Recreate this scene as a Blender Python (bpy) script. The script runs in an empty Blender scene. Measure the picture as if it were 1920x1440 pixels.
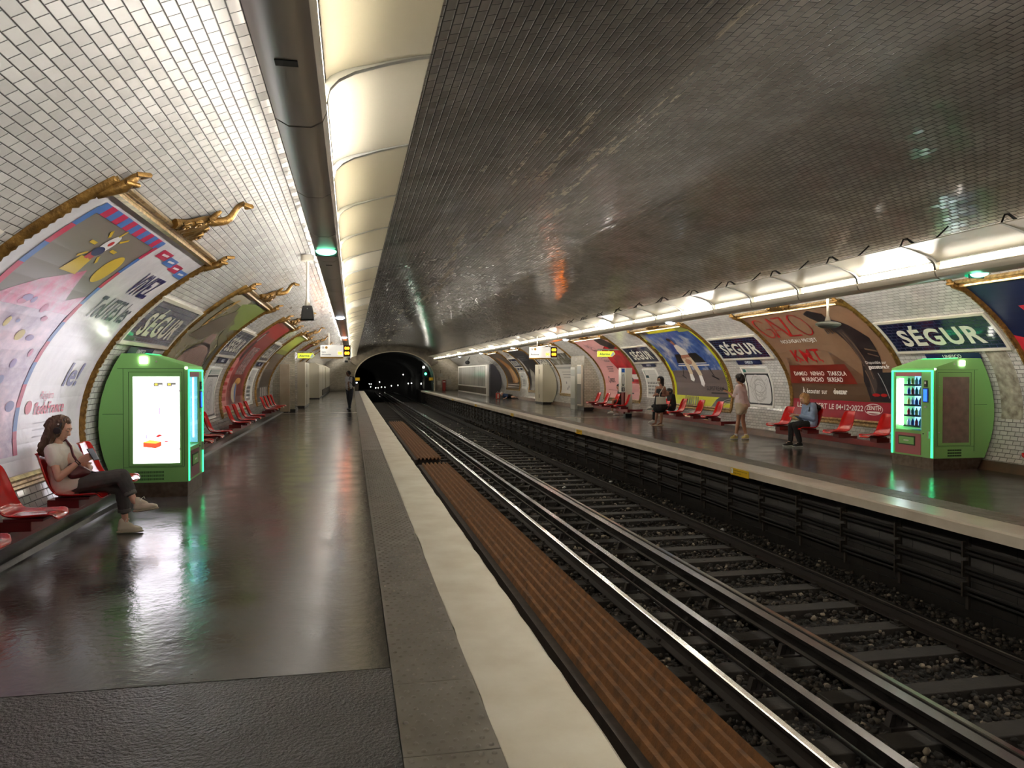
import bpy, bmesh, math, random
import numpy as np
from mathutils import Vector, Matrix
C = bpy.context.scene.collection
SC = bpy.context.scene
RND = random.Random(11)
PI = math.pi
# ---------------------------------------------------------------- camera, world, exposure
cd = bpy.data.cameras.new('camera'); cam = bpy.data.objects.new('camera', cd); C.objects.link(cam)
SC.camera = cam
cd.sensor_fit = 'HORIZONTAL'; cd.sensor_width = 36.0; cd.lens = 1442.0 / 1920.0 * 36.0
cd.clip_start = 0.05; cd.clip_end = 400
cam.location = (0, 0, 1.6)
cam.rotation_euler = (PI / 2 - math.atan(19 / 1442.0), 0, -math.atan(300 / 1442.0))
w = bpy.data.worlds.new('world'); SC.world = w; w.use_nodes = True
w.node_tree.nodes['Background'].inputs[0].default_value = (0.5, 0.5, 0.5, 1)
w.node_tree.nodes['Background'].inputs[1].default_value = 0.0
SC.view_settings.view_transform = 'Standard'; SC.view_settings.look = 'None'
SC.view_settings.gamma = 1.0; SC.view_settings.use_curve_mapping = False
SC.view_settings.exposure = 1.78
TUBE_E = 38.0       # fluorescent tubes
SC.cycles.max_bounces = 9; SC.cycles.diffuse_bounces = 6; SC.cycles.glossy_bounces = 4
SC.cycles.transmission_bounces = 4; SC.cycles.sample_clamp_indirect = 4.0
SC.cycles.caustics_reflective = False; SC.cycles.caustics_refractive = False

# ---------------------------------------------------------------- helpers
def lin(c):
    return tuple((v / 255 / 12.92) if v / 255 <= 0.04045 else ((v / 255 + 0.055) / 1.055) ** 2.4 for v in c)
MATS = {}
def mat(name, rgb=(128, 128, 128), rough=0.5, metal=0.0, emit=None, es=0.0, bump=None, var=None, spec=0.5, trans=0.0, coat=0.0):
    """bump=(noise scale, strength, distance); var=(noise scale, amount 0..1 towards second colour, rgb2)"""
    if name in MATS: return MATS[name]
    m = bpy.data.materials.new(name); MATS[name] = m; m.use_nodes = True
    nt = m.node_tree; b = nt.nodes['Principled BSDF']
    b.inputs['Base Color'].default_value = (*lin(rgb), 1)
    b.inputs['Roughness'].default_value = rough; b.inputs['Metallic'].default_value = metal
    b.inputs['Specular IOR Level'].default_value = spec
    if trans: b.inputs['Transmission Weight'].default_value = trans
    if coat: b.inputs['Coat Weight'].default_value = coat
    if emit is not None:
        b.inputs['Emission Color'].default_value = (*lin(emit), 1); b.inputs['Emission Strength'].default_value = es
    if bump or var:
        tc = nt.nodes.new('ShaderNodeTexCoord')
    if var:
        n = nt.nodes.new('ShaderNodeTexNoise'); n.inputs['Scale'].default_value = var[0]; n.inputs['Detail'].default_value = 6
        nt.links.new(tc.outputs['Object'], n.inputs['Vector'])
        r = nt.nodes.new('ShaderNodeValToRGB'); r.color_ramp.elements[0].position = .5 - .5 * (1 - var[1]) * .6; r.color_ramp.elements[1].position = .5 + .5 * (1 - var[1]) * .6
        r.color_ramp.elements[0].color = (*lin(rgb), 1); r.color_ramp.elements[1].color = (*lin(var[2]), 1)
        nt.links.new(n.outputs['Fac'], r.inputs['Fac']); nt.links.new(r.outputs['Color'], b.inputs['Base Color'])
    if bump:
        n = nt.nodes.new('ShaderNodeTexNoise'); n.inputs['Scale'].default_value = bump[0]; n.inputs['Detail'].default_value = 4
        nt.links.new(tc.outputs['Object'], n.inputs['Vector'])
        bp = nt.nodes.new('ShaderNodeBump'); bp.inputs['Strength'].default_value = bump[1]; bp.inputs['Distance'].default_value = bump[2]
        nt.links.new(n.outputs['Fac'], bp.inputs['Height']); nt.links.new(bp.outputs['Normal'], b.inputs['Normal'])
    return m
def node(nt, t, **kw):
    n = nt.nodes.new(t)
    for k, v in kw.items():
        if k.startswith('_'): setattr(n, k[1:], v)
        else: n.inputs[k.replace('__', ' ')].default_value = v
    return n
def math_n(nt, op, a, b=None, clamp=False):
    n = nt.nodes.new('ShaderNodeMath'); n.operation = op; n.use_clamp = clamp
    for i, v in enumerate((a, b)):
        if v is None: continue
        if hasattr(v, 'links'): nt.links.new(v, n.inputs[i])
        else: n.inputs[i].default_value = v
    return n.outputs[0]
def mixc(nt, f, a, b):
    n = nt.nodes.new('ShaderNodeMix'); n.data_type = 'RGBA'
    for s, v in ((n.inputs['Factor'], f), (n.inputs['A'], a), (n.inputs['B'], b)):
        if hasattr(v, 'links'): nt.links.new(v, s)
        else: s.default_value = v
    return n.outputs['Result']

def tag(o, label=None, cat=None, group=None, kind=None):
    if label: o['label'] = label
    if cat: o['category'] = cat
    if group: o['group'] = group
    if kind: o['kind'] = kind
    return o
def thing(name, label, cat, loc=(0, 0, 0), rz=0.0, group=None):
    o = bpy.data.objects.new(name, None); C.objects.link(o); o.location = loc; o.rotation_euler = (0, 0, rz)
    o.empty_display_size = .1
    return tag(o, label, cat, group)
def kids(o): return [c for c in bpy.data.objects if c.parent == o]
def dup(o, loc=None, rz=None, label=None, group=None, _p=None):
    c = o.copy(); C.objects.link(c)
    if _p is not None: c.parent = _p
    for k in CH.get(o.name, []): dup(k, _p=c)
    if loc is not None: c.location = loc
    if rz is not None: c.rotation_euler = (0, 0, rz)
    if label: c['label'] = label
    if group: c['group'] = group
    return c
CH = {}

class MB:
    def __init__(s): s.v = []; s.f = []; s.m = []
    def add(s, vs, fs, m=0):
        o = len(s.v); s.v += [tuple(p) for p in vs]; s.f += [tuple(i + o for i in f) for f in fs]; s.m += [m] * len(fs); return s
    def box(s, x0, x1, y0, y1, z0, z1, m=0):
        return s.add([(x, y, z) for x in (x0, x1) for y in (y0, y1) for z in (z0, z1)],
                     [(0, 1, 3, 2), (4, 6, 7, 5), (0, 4, 5, 1), (2, 3, 7, 6), (0, 2, 6, 4), (1, 5, 7, 3)], m)
    def prism(s, poly, axis, a, b, m=0):
        def P(p, t):
            return {'y': (p[0], t, p[1]), 'x': (t, p[0], p[1]), 'z': (p[0], p[1], t)}[axis]
        n = len(poly)
        return s.add([P(p, a) for p in poly] + [P(p, b) for p in poly],
                     [tuple(range(n))[::-1], tuple(range(n, 2 * n))] + [(i, (i + 1) % n, n + (i + 1) % n, n + i) for i in range(n)], m)
    def tube(s, path, r, n=8, m=0, caps=True):
        path = [Vector(p) for p in path]; rs = r if isinstance(r, (list, tuple)) else [r] * len(path); vs = []
        up = None
        for i, p in enumerate(path):
            d = (path[min(i + 1, len(path) - 1)] - path[max(i - 1, 0)]).normalized()
            if up is None: up = d.orthogonal().normalized()
            a = (up - d * up.dot(d)).normalized(); up = a; b = d.cross(a)
            for k in range(n):
                t = 2 * PI * k / n; vs.append(p + (a * math.cos(t) + b * math.sin(t)) * rs[i])
        fs = [(i * n + k, i * n + (k + 1) % n, (i + 1) * n + (k + 1) % n, (i + 1) * n + k) for i in range(len(path) - 1) for k in range(n)]
        if caps: fs += [tuple(range(n))[::-1], tuple(range((len(path) - 1) * n, len(path) * n))]
        return s.add(vs, fs, m)
    def ball(s, c, r, n=10, m=0, zcut=None):
        if not isinstance(r, (tuple, list)): r = (r, r, r)
        k = max(4, n // 2); vs = []
        for i in range(1, k):
            for j in range(n):
                a = PI * i / k; b = 2 * PI * j / n
                vs.append((c[0] + r[0] * math.sin(a) * math.cos(b), c[1] + r[1] * math.sin(a) * math.sin(b), c[2] + r[2] * math.cos(a)))
        vs += [(c[0], c[1], c[2] + r[2]), (c[0], c[1], c[2] - r[2])]; T = len(vs) - 2; B = T + 1
        fs = [(i * n + j, i * n + (j + 1) % n, (i + 1) * n + (j + 1) % n, (i + 1) * n + j) for i in range(k - 2) for j in range(n)]
        fs += [(T, j, (j + 1) % n) for j in range(n)] + [(B, (k - 2) * n + (j + 1) % n, (k - 2) * n + j) for j in range(n)]
        return s.add(vs, fs, m)
    def lathe(s, prof, c=(0, 0, 0), n=16, m=0):
        vs = [(c[0] + r * math.cos(2 * PI * j / n), c[1] + r * math.sin(2 * PI * j / n), c[2] + z) for r, z in prof for j in range(n)]
        k = len(prof)
        fs = [(i * n + j, i * n + (j + 1) % n, (i + 1) * n + (j + 1) % n, (i + 1) * n + j) for i in range(k - 1) for j in range(n)]
        fs += [tuple(range(n))[::-1], tuple(range((k - 1) * n, k * n))]
        return s.add(vs, fs, m)
    def grid(s, fn, nu, nv, m=0, flip=False):
        vs = [fn(i / nu, j / nv) for i in range(nu + 1) for j in range(nv + 1)]
        fs = [(i * (nv + 1) + j, (i + 1) * (nv + 1) + j, (i + 1) * (nv + 1) + j + 1, i * (nv + 1) + j + 1) for i in range(nu) for j in range(nv)]
        if flip: fs = [f[::-1] for f in fs]
        return s.add(vs, fs, m)
    def build(s, name, mats, parent=None, label=None, cat=None, group=None, kind=None, world=False, fix=True, bevel=0, smooth=35, origin=None):
        me = bpy.data.meshes.new(name)
        v = s.v; loc = None
        if parent is not None and world: q = parent.location; v = [(a - q[0], b - q[1], c - q[2]) for a, b, c in v]
        elif parent is None:
            if origin is None:
                xs = [p[0] for p in v]; ys = [p[1] for p in v]; zs = [p[2] for p in v]
                origin = ((min(xs) + max(xs)) / 2, (min(ys) + max(ys)) / 2, min(zs))
            loc = origin; v = [(a - loc[0], b - loc[1], c - loc[2]) for a, b, c in v]
        me.from_pydata(v, [], s.f)
        for m in (mats if isinstance(mats, (list, tuple)) else [mats]): me.materials.append(m)
        me.polygons.foreach_set('material_index', s.m)
        if fix or smooth:
            bm = bmesh.new(); bm.from_mesh(me)
            if fix: bmesh.ops.recalc_face_normals(bm, faces=bm.faces)
            if smooth:
                a = math.radians(smooth)
                for f in bm.faces: f.smooth = True
                for e in bm.edges:
                    if len(e.link_faces) == 2 and e.calc_face_angle(0) > a: e.smooth = False
            bm.to_mesh(me); bm.free()
        o = bpy.data.objects.new(name, me); C.objects.link(o)
        if parent is not None: o.parent = parent; CH.setdefault(parent.name, []).append(o)
        if loc is not None: o.location = loc
        if bevel:
            md = o.modifiers.new('Bevel', 'BEVEL'); md.width = bevel; md.segments = 2; md.limit_method = 'ANGLE'
        return tag(o, label, cat, group, kind)

# ---------------------------------------------------------------- the vault curve
VA, VB, VZ, VX = 6.95, 3.3, 0.95, 3.72
def side(s): return -1.0 if s == 'L' else 1.0
def vx(s, z, off=0.0):
    return VX + side(s) * (VA - off) * math.sqrt(max(0, 1 - ((z - VZ) / (VB - off)) ** 2))
_ph0 = -math.asin(VZ / VB)
_ph = np.linspace(_ph0, PI / 2, 2001)
_arc = np.concatenate([[0], np.cumsum(np.hypot(np.diff(VA * np.cos(_ph)), np.diff(VB * np.sin(_ph))))])
def S(z): return float(np.interp(math.asin(max(-1, min(1, (z - VZ) / VB))), _ph, _arc))
SMAX = float(_arc[-1])
def P(s, y, a, off=0.0):
    p = float(np.interp(a, _arc, _ph))
    return (VX + side(s) * (VA - off) * math.cos(p), y, VZ + (VB - off) * math.sin(p))
def mx(s, x): return x if s == 'L' else 2 * VX - x      # mirror of the left side's x
Y0, Y1 = -16.0, 73.5

# ---------------------------------------------------------------- materials
def tile_mat(name, rgb, dirt, w=.15, h=.075, tilt=.05, rough=.12, peel=False, mort=(66, 62, 57), bumpd=.010, msz=.0062):
    m = bpy.data.materials.new(name); MATS[name] = m; m.use_nodes = True; nt = m.node_tree; b = nt.nodes['Principled BSDF']
    uv = node(nt, 'ShaderNodeUVMap'); geo = node(nt, 'ShaderNodeNewGeometry')
    br = node(nt, 'ShaderNodeTexBrick', Scale=1.0, Bias=0.0)
    br.inputs['Color1'].default_value = (0, 0, 0, 1); br.inputs['Color2'].default_value = (1, 1, 1, 1); br.inputs['Mortar'].default_value = (0.5, .5, .5, 1)
    br.inputs['Brick Width'].default_value = w; br.inputs['Row Height'].default_value = h
    br.inputs['Mortar Size'].default_value = msz; br.inputs['Mortar Smooth'].default_value = .9
    nt.links.new(uv.outputs[0], br.inputs['Vector'])
    wn = node(nt, 'ShaderNodeTexWhiteNoise', _noise_dimensions='1D'); 
    sep = node(nt, 'ShaderNodeSeparateColor'); nt.links.new(br.outputs['Color'], sep.inputs[0])
    nt.links.new(sep.outputs[0], wn.inputs['W'])
    big = node(nt, 'ShaderNodeTexNoise', Scale=.9, Detail=7.0, Roughness=.65); nt.links.new(uv.outputs[0], big.inputs['Vector'])
    ramp = node(nt, 'ShaderNodeValToRGB'); ramp.color_ramp.elements[0].position = .3; ramp.color_ramp.elements[1].position = .68
    ramp.color_ramp.elements[0].color = (*lin(dirt), 1); ramp.color_ramp.elements[1].color = (*lin(rgb), 1)
    nt.links.new(big.outputs['Fac'], ramp.inputs[0])
    var = math_n(nt, 'MULTIPLY_ADD', sep.outputs[0], .22); var.node.inputs[2].default_value = .84
    mul = node(nt, 'ShaderNodeVectorMath', _operation='SCALE'); nt.links.new(ramp.outputs[0], mul.inputs[0]); nt.links.new(var, mul.inputs['Scale'])
    col = mixc(nt, br.outputs['Fac'], mul.outputs[0], (*lin(mort), 1))
    rgh = math_n(nt, 'MULTIPLY_ADD', br.outputs['Fac'], .55); rgh.node.inputs[2].default_value = rough
    height = math_n(nt, 'SUBTRACT', 1.0, br.outputs['Fac'])
    if peel:
        mp = node(nt, 'ShaderNodeMapping'); mp.inputs['Scale'].default_value = (.2, 1.9, 1); nt.links.new(uv.outputs[0], mp.inputs[0])
        n1 = node(nt, 'ShaderNodeTexNoise', Scale=1.2, Detail=9.0, Roughness=.72); nt.links.new(mp.outputs[0], n1.inputs['Vector'])
        sx = node(nt, 'ShaderNodeSeparateXYZ'); nt.links.new(geo.outputs['Position'], sx.inputs[0])
        d = math_n(nt, 'ABSOLUTE', math_n(nt, 'SUBTRACT', sx.outputs[0], 2.35))
        k = math_n(nt, 'SUBTRACT', n1.outputs['Fac'], math_n(nt, 'MULTIPLY', d, .07))
        msk = math_n(nt, 'GREATER_THAN', k, .55)
        n2 = node(nt, 'ShaderNodeTexNoise', Scale=9.0, Detail=5.0); nt.links.new(uv.outputs[0], n2.inputs['Vector'])
        msk = math_n(nt, 'MULTIPLY', msk, math_n(nt, 'GREATER_THAN', n2.outputs['Fac'], .43))
        pc = mixc(nt, n2.outputs['Fac'], (*lin((150, 138, 112)), 1), (*lin((238, 232, 216)), 1))
        col = mixc(nt, msk, col, pc)
        rgh = math_n(nt, 'MAXIMUM', rgh, math_n(nt, 'MULTIPLY', msk, .75))
        height = math_n(nt, 'SUBTRACT', height, math_n(nt, 'MULTIPLY', msk, n2.outputs['Fac']))
    nt.links.new(col, b.inputs['Base Color']); nt.links.new(rgh, b.inputs['Roughness'])
    bp = node(nt, 'ShaderNodeBump', Strength=1.0, Distance=bumpd); nt.links.new(height, bp.inputs['Height'])
    wv = node(nt, 'ShaderNodeVectorMath', _operation='SUBTRACT'); nt.links.new(wn.outputs['Color'], wv.inputs[0]); wv.inputs[1].default_value = (.5, .5, .5)
    ws = node(nt, 'ShaderNodeVectorMath', _operation='SCALE'); nt.links.new(wv.outputs[0], ws.inputs[0]); ws.inputs['Scale'].default_value = tilt
    wa = node(nt, 'ShaderNodeVectorMath', _operation='ADD'); nt.links.new(bp.outputs[0], wa.inputs[0]); nt.links.new(ws.outputs[0], wa.inputs[1])
    wb = node(nt, 'ShaderNodeVectorMath', _operation='NORMALIZE'); nt.links.new(wa.outputs[0], wb.inputs[0])
    nt.links.new(wb.outputs[0], b.inputs['Normal'])
    b.inputs['Specular IOR Level'].default_value = .6
    return m
M_tile = tile_mat('glazed_wall_tile', (212, 210, 206), (192, 189, 183))
M_ceil = tile_mat('dimmed_glazed_vault_tile', (194, 190, 184), (150, 146, 139), tilt=.05, rough=.15, peel=True, mort=(34, 31, 28), msz=.009)  # white tile; the weak light on the vault is put into its greyer colour
M_tileend = tile_mat('far_wall_tile', (214, 206, 188), (190, 180, 160))
M_nav = tile_mat('navy_enamel_tile', (20, 30, 66), (16, 24, 52), w=.15, h=.075, tilt=.03, mort=(46, 52, 78), bumpd=.0025)
M_browntile = tile_mat('brown_plinth_tile', (132, 96, 62), (96, 66, 42), w=.15, h=.15)

def floor_mat(name, c1, c2, r0, r1, bs, bd, coarse):
    m = bpy.data.materials.new(name); MATS[name] = m; m.use_nodes = True; nt = m.node_tree; b = nt.nodes['Principled BSDF']
    geo = node(nt, 'ShaderNodeNewGeometry')
    ofs = node(nt, 'ShaderNodeVectorMath', _operation='ADD'); nt.links.new(geo.outputs['Position'], ofs.inputs[0]); ofs.inputs[1].default_value = (3.13, 1.71, .377); GP = ofs.outputs[0]
    n1 = node(nt, 'ShaderNodeTexNoise', Scale=.7, Detail=3.0, Roughness=.5); nt.links.new(GP, n1.inputs['Vector'])
    cr = node(nt, 'ShaderNodeValToRGB'); cr.color_ramp.elements[0].position = .35; cr.color_ramp.elements[1].position = .66
    cr.color_ramp.elements[0].color = (*lin(c1), 1); cr.color_ramp.elements[1].color = (*lin(c2), 1)
    nt.links.new(n1.outputs['Fac'], cr.inputs[0]); nt.links.new(cr.outputs[0], b.inputs['Base Color'])
    n3 = node(nt, 'ShaderNodeTexNoise', Scale=2.2, Detail=2.0, Roughness=.5); nt.links.new(GP, n3.inputs['Vector'])
    mr = node(nt, 'ShaderNodeMapRange'); mr.inputs['From Min'].default_value = .35; mr.inputs['From Max'].default_value = .68
    mr.inputs['To Min'].default_value = r0; mr.inputs['To Max'].default_value = r1
    nt.links.new(n3.outputs['Fac'], mr.inputs[0]); nt.links.new(mr.outputs[0], b.inputs['Roughness'])
    n2 = node(nt, 'ShaderNodeTexNoise', Scale=bs, Detail=2.0 if coarse else 3.0, Roughness=.55); nt.links.new(GP, n2.inputs['Vector'])
    h = n2.outputs['Fac']
    if not coarse:
        n4 = node(nt, 'ShaderNodeTexNoise', Scale=150.0, Detail=2.0); nt.links.new(GP, n4.inputs['Vector'])
        h = math_n(nt, 'ADD', h, math_n(nt, 'MULTIPLY', n4.outputs['Fac'], .05))
    bp = node(nt, 'ShaderNodeBump', Strength=1.0, Distance=bd); nt.links.new(h, bp.inputs['Height']); nt.links.new(bp.outputs[0], b.inputs['Normal'])
    b.inputs['Specular IOR Level'].default_value = .8
    return m
M_floor = floor_mat('smooth_dark_mastic', (58, 55, 52), (80, 76, 72), .12, .24, 15.0, .0024, False)
M_floor2 = floor_mat('coarse_dark_mastic', (56, 54, 52), (76, 73, 70), .31, .42, 48.0, .02, True)
M_nose = mat('pale_stone_nosing', (236, 230, 214), .5, bump=(30, .5, .003), var=(3, .3, (216, 206, 186)))
M_nose_r = mat('white_painted_edge', (214, 204, 188), .28, bump=(14, .3, .003), var=(3, .3, (190, 178, 160)))
M_tact = mat('grey_rubber_paver', (138, 132, 124), .42, bump=(60, .3, .001), var=(5, .3, (118, 112, 103)))
M_black = mat('black_plastic', (14, 14, 15), .35)
M_curb = mat('black_mastic_curb', (40, 38, 37), .32, bump=(12, .5, .004))
M_steel = mat('brushed_steel', (196, 190, 182), .36, .8, bump=(4, .15, .002))
M_cream = mat('satin_cream_metal', (212, 204, 188), .3, .15)
M_reflect = mat('cream_reflector', (186, 179, 158), .35, .0)
M_rib = mat('grey_rib', (150, 148, 140), .35, .4)
M_darkjoint = mat('dark_joint', (28, 26, 25), .5)
M_tube = mat('lit_tube', (255, 255, 255), .5, emit=(255, 250, 242), es=TUBE_E)
M_tube3 = mat('dim_reflector_tube', (255, 255, 255), .5, emit=(255, 250, 240), es=TUBE_E * .3)
M_tube2 = mat('lit_reflector_tube', (255, 255, 255), .5, emit=(255, 250, 242), es=TUBE_E * 1.4)
M_tube4 = mat('lit_inner_tube', (255, 255, 255), .5, emit=(255, 245, 222), es=TUBE_E * .92)
M_gold = mat('gilded_moulding', (160, 122, 62), .34, .6, bump=(45, 1.0, .006), var=(16, .3, (98, 72, 34)))
M_goldb = mat('pale_gilded_bar', (205, 176, 120), .28, .7, var=(16, .3, (120, 92, 50)))
M_red = mat('red_moulded_plastic', (206, 22, 20), .14, coat=.5)
M_darkred = mat('dark_red_steel', (112, 16, 18), .35)
M_green = mat('green_painted_steel', (134, 196, 112), .45)
M_greendk = mat('dark_green_seam', (34, 74, 30), .5)
M_plinth = mat('brown_steel_plinth', (112, 100, 86), .4, .6, var=(12, .3, (78, 66, 54)))
M_rust = mat('rusty_steel', (130, 84, 40), .75, .1, bump=(50, .8, .005), var=(8, .25, (76, 50, 26)))
M_rustdk = mat('dark_rusty_flange', (66, 56, 48), .6, .3, var=(9, .35, (44, 36, 30)))
M_railtop = mat('polished_rail_head', (150, 144, 136), .18, 1.0)
M_railweb = mat('grimy_rail_web', (34, 28, 23), .6, .2, bump=(60, .4, .002))
M_third = mat('worn_conductor_rail', (96, 92, 90), .26, .9, bump=(20, .2, .002))
M_wood = mat('grimy_sleeper', (40, 34, 27), .8, bump=(18, .8, .006), var=(6, .4, (27, 23, 18)))
M_stone = mat('ballast_stone', (64, 56, 48), .8, var=(5, .2, (120, 106, 90)))
M_bed = mat('dark_ballast_bed', (24, 20, 17), .9, bump=(16, 1.0, .05), var=(14, .2, (36, 31, 26)))
M_cable = mat('dark_cable', (34, 32, 30), .45)
M_bracket = mat('cable_bracket', (62, 56, 50), .5, .5)
M_white = mat('white_enamel', (236, 234, 226), .3)
M_beige = mat('beige_painted_steel', (198, 190, 166), .4, bump=(3, .1, .003))
M_beigedk = mat('beige_seam', (122, 114, 96), .5)
M_concrete = mat('grey_concrete', (128, 120, 106), .85, bump=(10, .6, .01), var=(2.5, .3, (92, 86, 76)))
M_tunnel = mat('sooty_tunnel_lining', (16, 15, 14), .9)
M_glass = mat('clear_glass', (255, 255, 255), .02, trans=1.0)
M_glass.node_tree.nodes['Principled BSDF'].inputs['IOR'].default_value = 1.1
# ---------------------------------------------------------------- the setting
def uvmesh(name, quads, m, kind='structure', origin=None, fix=False):
    """quads: list of (4 verts, 4 uvs)"""
    me = bpy.data.meshes.new(name); vs = []; fs = []; uvs = []
    for q, u in quads:
        o = len(vs); vs += q; fs.append((o, o + 1, o + 2, o + 3)); uvs += u
    me.from_pydata(vs, [], fs); l = me.uv_layers.new(name='UVMap')
    l.data.foreach_set('uv', [c for u in uvs for c in u]); me.materials.append(m)
    bm = bmesh.new(); bm.from_mesh(me); bmesh.ops.remove_doubles(bm, verts=bm.verts, dist=1e-5)
    for f in bm.faces: f.smooth = True
    bm.to_mesh(me); bm.free()
    o = bpy.data.objects.new(name, me); C.objects.link(o); tag(o, kind=kind); return o
def vault_strip(name, a0, a1, n, m, lab):
    """a: arc coordinate over the whole curve, 0 at the foot of the left wall"""
    q = []
    def pt(a, y): return P('L', y, a) if a <= SMAX else P('R', y, 2 * SMAX - a)
    for i in range(n):
        a = a0 + (a1 - a0) * i / n; b = a0 + (a1 - a0) * (i + 1) / n
        ys = [Y0, 10, 25, 45, Y1]
        for y, yy in zip(ys, ys[1:]):
            q.append(([pt(a, y), pt(b, y), pt(b, yy), pt(a, yy)], [(y, a), (y, b), (yy, b), (yy, a)]))
    o = uvmesh(name, q, m); o['label'] = lab
    md = o.modifiers.new('Solidify', 'SOLIDIFY'); md.thickness = .12; md.offset = 1
    return o
SW = S(3.60)
vault_strip('wall_left', 0.0, SW, 40, M_tile, 'white glazed tile wall curving up behind the seats and posters')
SA = S(3.80)
vault_strip('ceiling', SW, 2 * SMAX - S(3.4), 80, M_ceil, 'dark tiled vault over the tracks with peeling patches')
vault_strip('wall_right', 2 * SMAX - S(3.4), 2 * SMAX, 40, M_tile, 'white glazed tile wall behind the far platform')
EL, ER, TW = 1.10, 6.43, 0.42      # platform edges
def slab(name, x0, x1, y0, y1, m, lab, z0=-.3):
    b = MB(); b.box(x0, x1, y0, y1, z0, 0, 0); return b.build(name, m, label=lab, kind='structure', smooth=0)
slab('floor', -3.3, .20, 4.22, Y1 - .02, M_floor, 'dark glossy mastic floor of the near platform')
slab('floor', -3.3, .20, Y0, 4.21, M_floor2, 'coarse grained dark floor at the near end of the platform')
slab('floor', 7.29, 10.75, Y0, Y1 - .02, M_floor, 'dark glossy mastic floor of the far platform')
b = MB(); rr = random.Random(3); ys = [Y0 + i * .25 for i in range(int((Y1 - Y0) / .25) + 1)]
def edge_strip(name, xin, xout, m, lab):
    b = MB(); sgn = 1 if xout > xin else -1; n = len(ys)
    vs = []
    for i, y in enumerate(ys):
        j = rr.uniform(-.006, .006); k = rr.uniform(-.006, .006)
        vs += [(xin + k, y, .004), (xout - sgn * .02 + j, y, .004), (xout + j, y, -.016), (xout + j, y, -.125), (xin, y, -.125)]
    fs = []
    for i in range(n - 1):
        for k in range(4): fs.append((i * 5 + k, i * 5 + k + 1, (i + 1) * 5 + k + 1, (i + 1) * 5 + k))
    b.add(vs, fs); o = b.build(name, m, label=lab, kind='structure', smooth=30); return o
edge_strip('trim_1', .62, EL, M_nose, 'pale stone edging of the near platform')
edge_strip('trim_2', 6.91, ER, M_nose_r, 'white painted edge of the far platform')
# tactile paving
def tactile(name, x0, x1, near_len, lab, studs=True):
    b = MB(); L = .77; y = 1422.4
    yk = 3.197 - 7 * L + .004; i = 0; rows = 11; cols = 7
    while yk < Y1 - .02:
        y2 = min(yk + L - .008, Y1 - .02)
        b.box(x0 + .004, x1 - .004, yk, y2, -.04, .006)
        if studs and 1.8 < yk < near_len:
            nseg = 8 if yk < 7 else 6
            for r in range(rows):
                for c in range(cols):
                    cx = x0 + .035 + c * .058 + (.029 if r % 2 else 0); cy = yk + .035 + r * .0695
                    if cx > x1 - .02: continue
                    R0 = .0125
                    vs = []
                    for rad, z in ((R0 * 1.1, .006), (R0 * .85, .0115), (R0 * .4, .0135)):
                        vs += [(cx + rad * math.cos(2 * PI * t / nseg), cy + rad * math.sin(2 * PI * t / nseg), z) for t in range(nseg)]
                    fs = [(k * nseg + t, k * nseg + (t + 1) % nseg, (k + 1) * nseg + (t + 1) % nseg, (k + 1) * nseg + t) for k in range(2) for t in range(nseg)] + [tuple(2 * nseg + t for t in range(nseg))]
                    b.add(vs, fs)
        elif studs:
            for c in range(8):
                cx = x0 + .03 + c * .052; b.box(cx, cx + .02, yk + .01, y2 - .01, .006, .0105)
        else:
            for r in range(11): b.box(x0 + .01, x1 - .01, yk + .02 + r * .07, yk + .05 + r * .07, .006, .010)
        yk += L
    return b.build(name, M_tact, label=lab, kind='structure', smooth=60, fix=False)
tactile('trim_3', .20, .62, 16, 'grey studded tactile paving along the near platform edge')
tactile('trim_4', 6.87, 7.29, 0, 'grey ribbed tactile paving along the far platform edge', studs=False)
# faces under the platforms
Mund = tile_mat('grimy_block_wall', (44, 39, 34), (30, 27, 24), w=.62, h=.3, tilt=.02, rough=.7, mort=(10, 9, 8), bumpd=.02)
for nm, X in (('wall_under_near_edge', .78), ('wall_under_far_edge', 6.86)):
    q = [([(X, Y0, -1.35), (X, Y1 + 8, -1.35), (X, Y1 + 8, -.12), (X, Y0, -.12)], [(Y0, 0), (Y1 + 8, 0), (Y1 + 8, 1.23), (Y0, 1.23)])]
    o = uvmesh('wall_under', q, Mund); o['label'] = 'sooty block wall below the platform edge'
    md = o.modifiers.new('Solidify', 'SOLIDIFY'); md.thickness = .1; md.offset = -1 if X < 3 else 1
# skirting
def sweep_y(poly, y0, y1, name, m, **kw):
    b = MB(); b.prism(poly, 'y', y0, y1); return b.build(name, m, **kw)
for s in 'LR':
    X = lambda z, o=0: vx(s, z, o); sg = 1 if s == 'L' else -1
    nm = 'baseboard_' + ('left' if s == 'L' else 'right')
    b = MB()
    if s == 'L':
        b.prism([(X(0) - .02, 0), (X(0) + .16, 0), (X(0) + .14, .045), (X(0) + .09, .075), (X(.08) + .0, .085), (X(.08) - .02, .085)], 'y', Y0, Y1 - .02, 0)
        b.prism([(X(.085) - .02, .085), (X(.085) + .014, .085), (X(.20) + .014, .20), (X(.20) - .02, .20)], 'y', Y0, Y1 - .02, 1)
        b.build(nm, [M_curb, mat('brown_skirting_tile', (120, 88, 60), .25, bump=(20, .4, .003), var=(5, .3, (86, 62, 42)))], label='black kerb and brown tile band at the foot of the wall', kind='structure')
    else:
        b.prism([(X(0) + .02, 0), (X(0) - .05, 0), (X(.13) - .03, .13), (X(.16) + .02, .16)], 'y', Y0, Y1 - .02, 0)
        b.build(nm, mat('stained_brown_skirting', (92, 62, 38), .5, bump=(9, .6, .01), var=(3, .3, (56, 42, 34))), label='stained brown skirting of the far platform wall', kind='structure')
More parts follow.
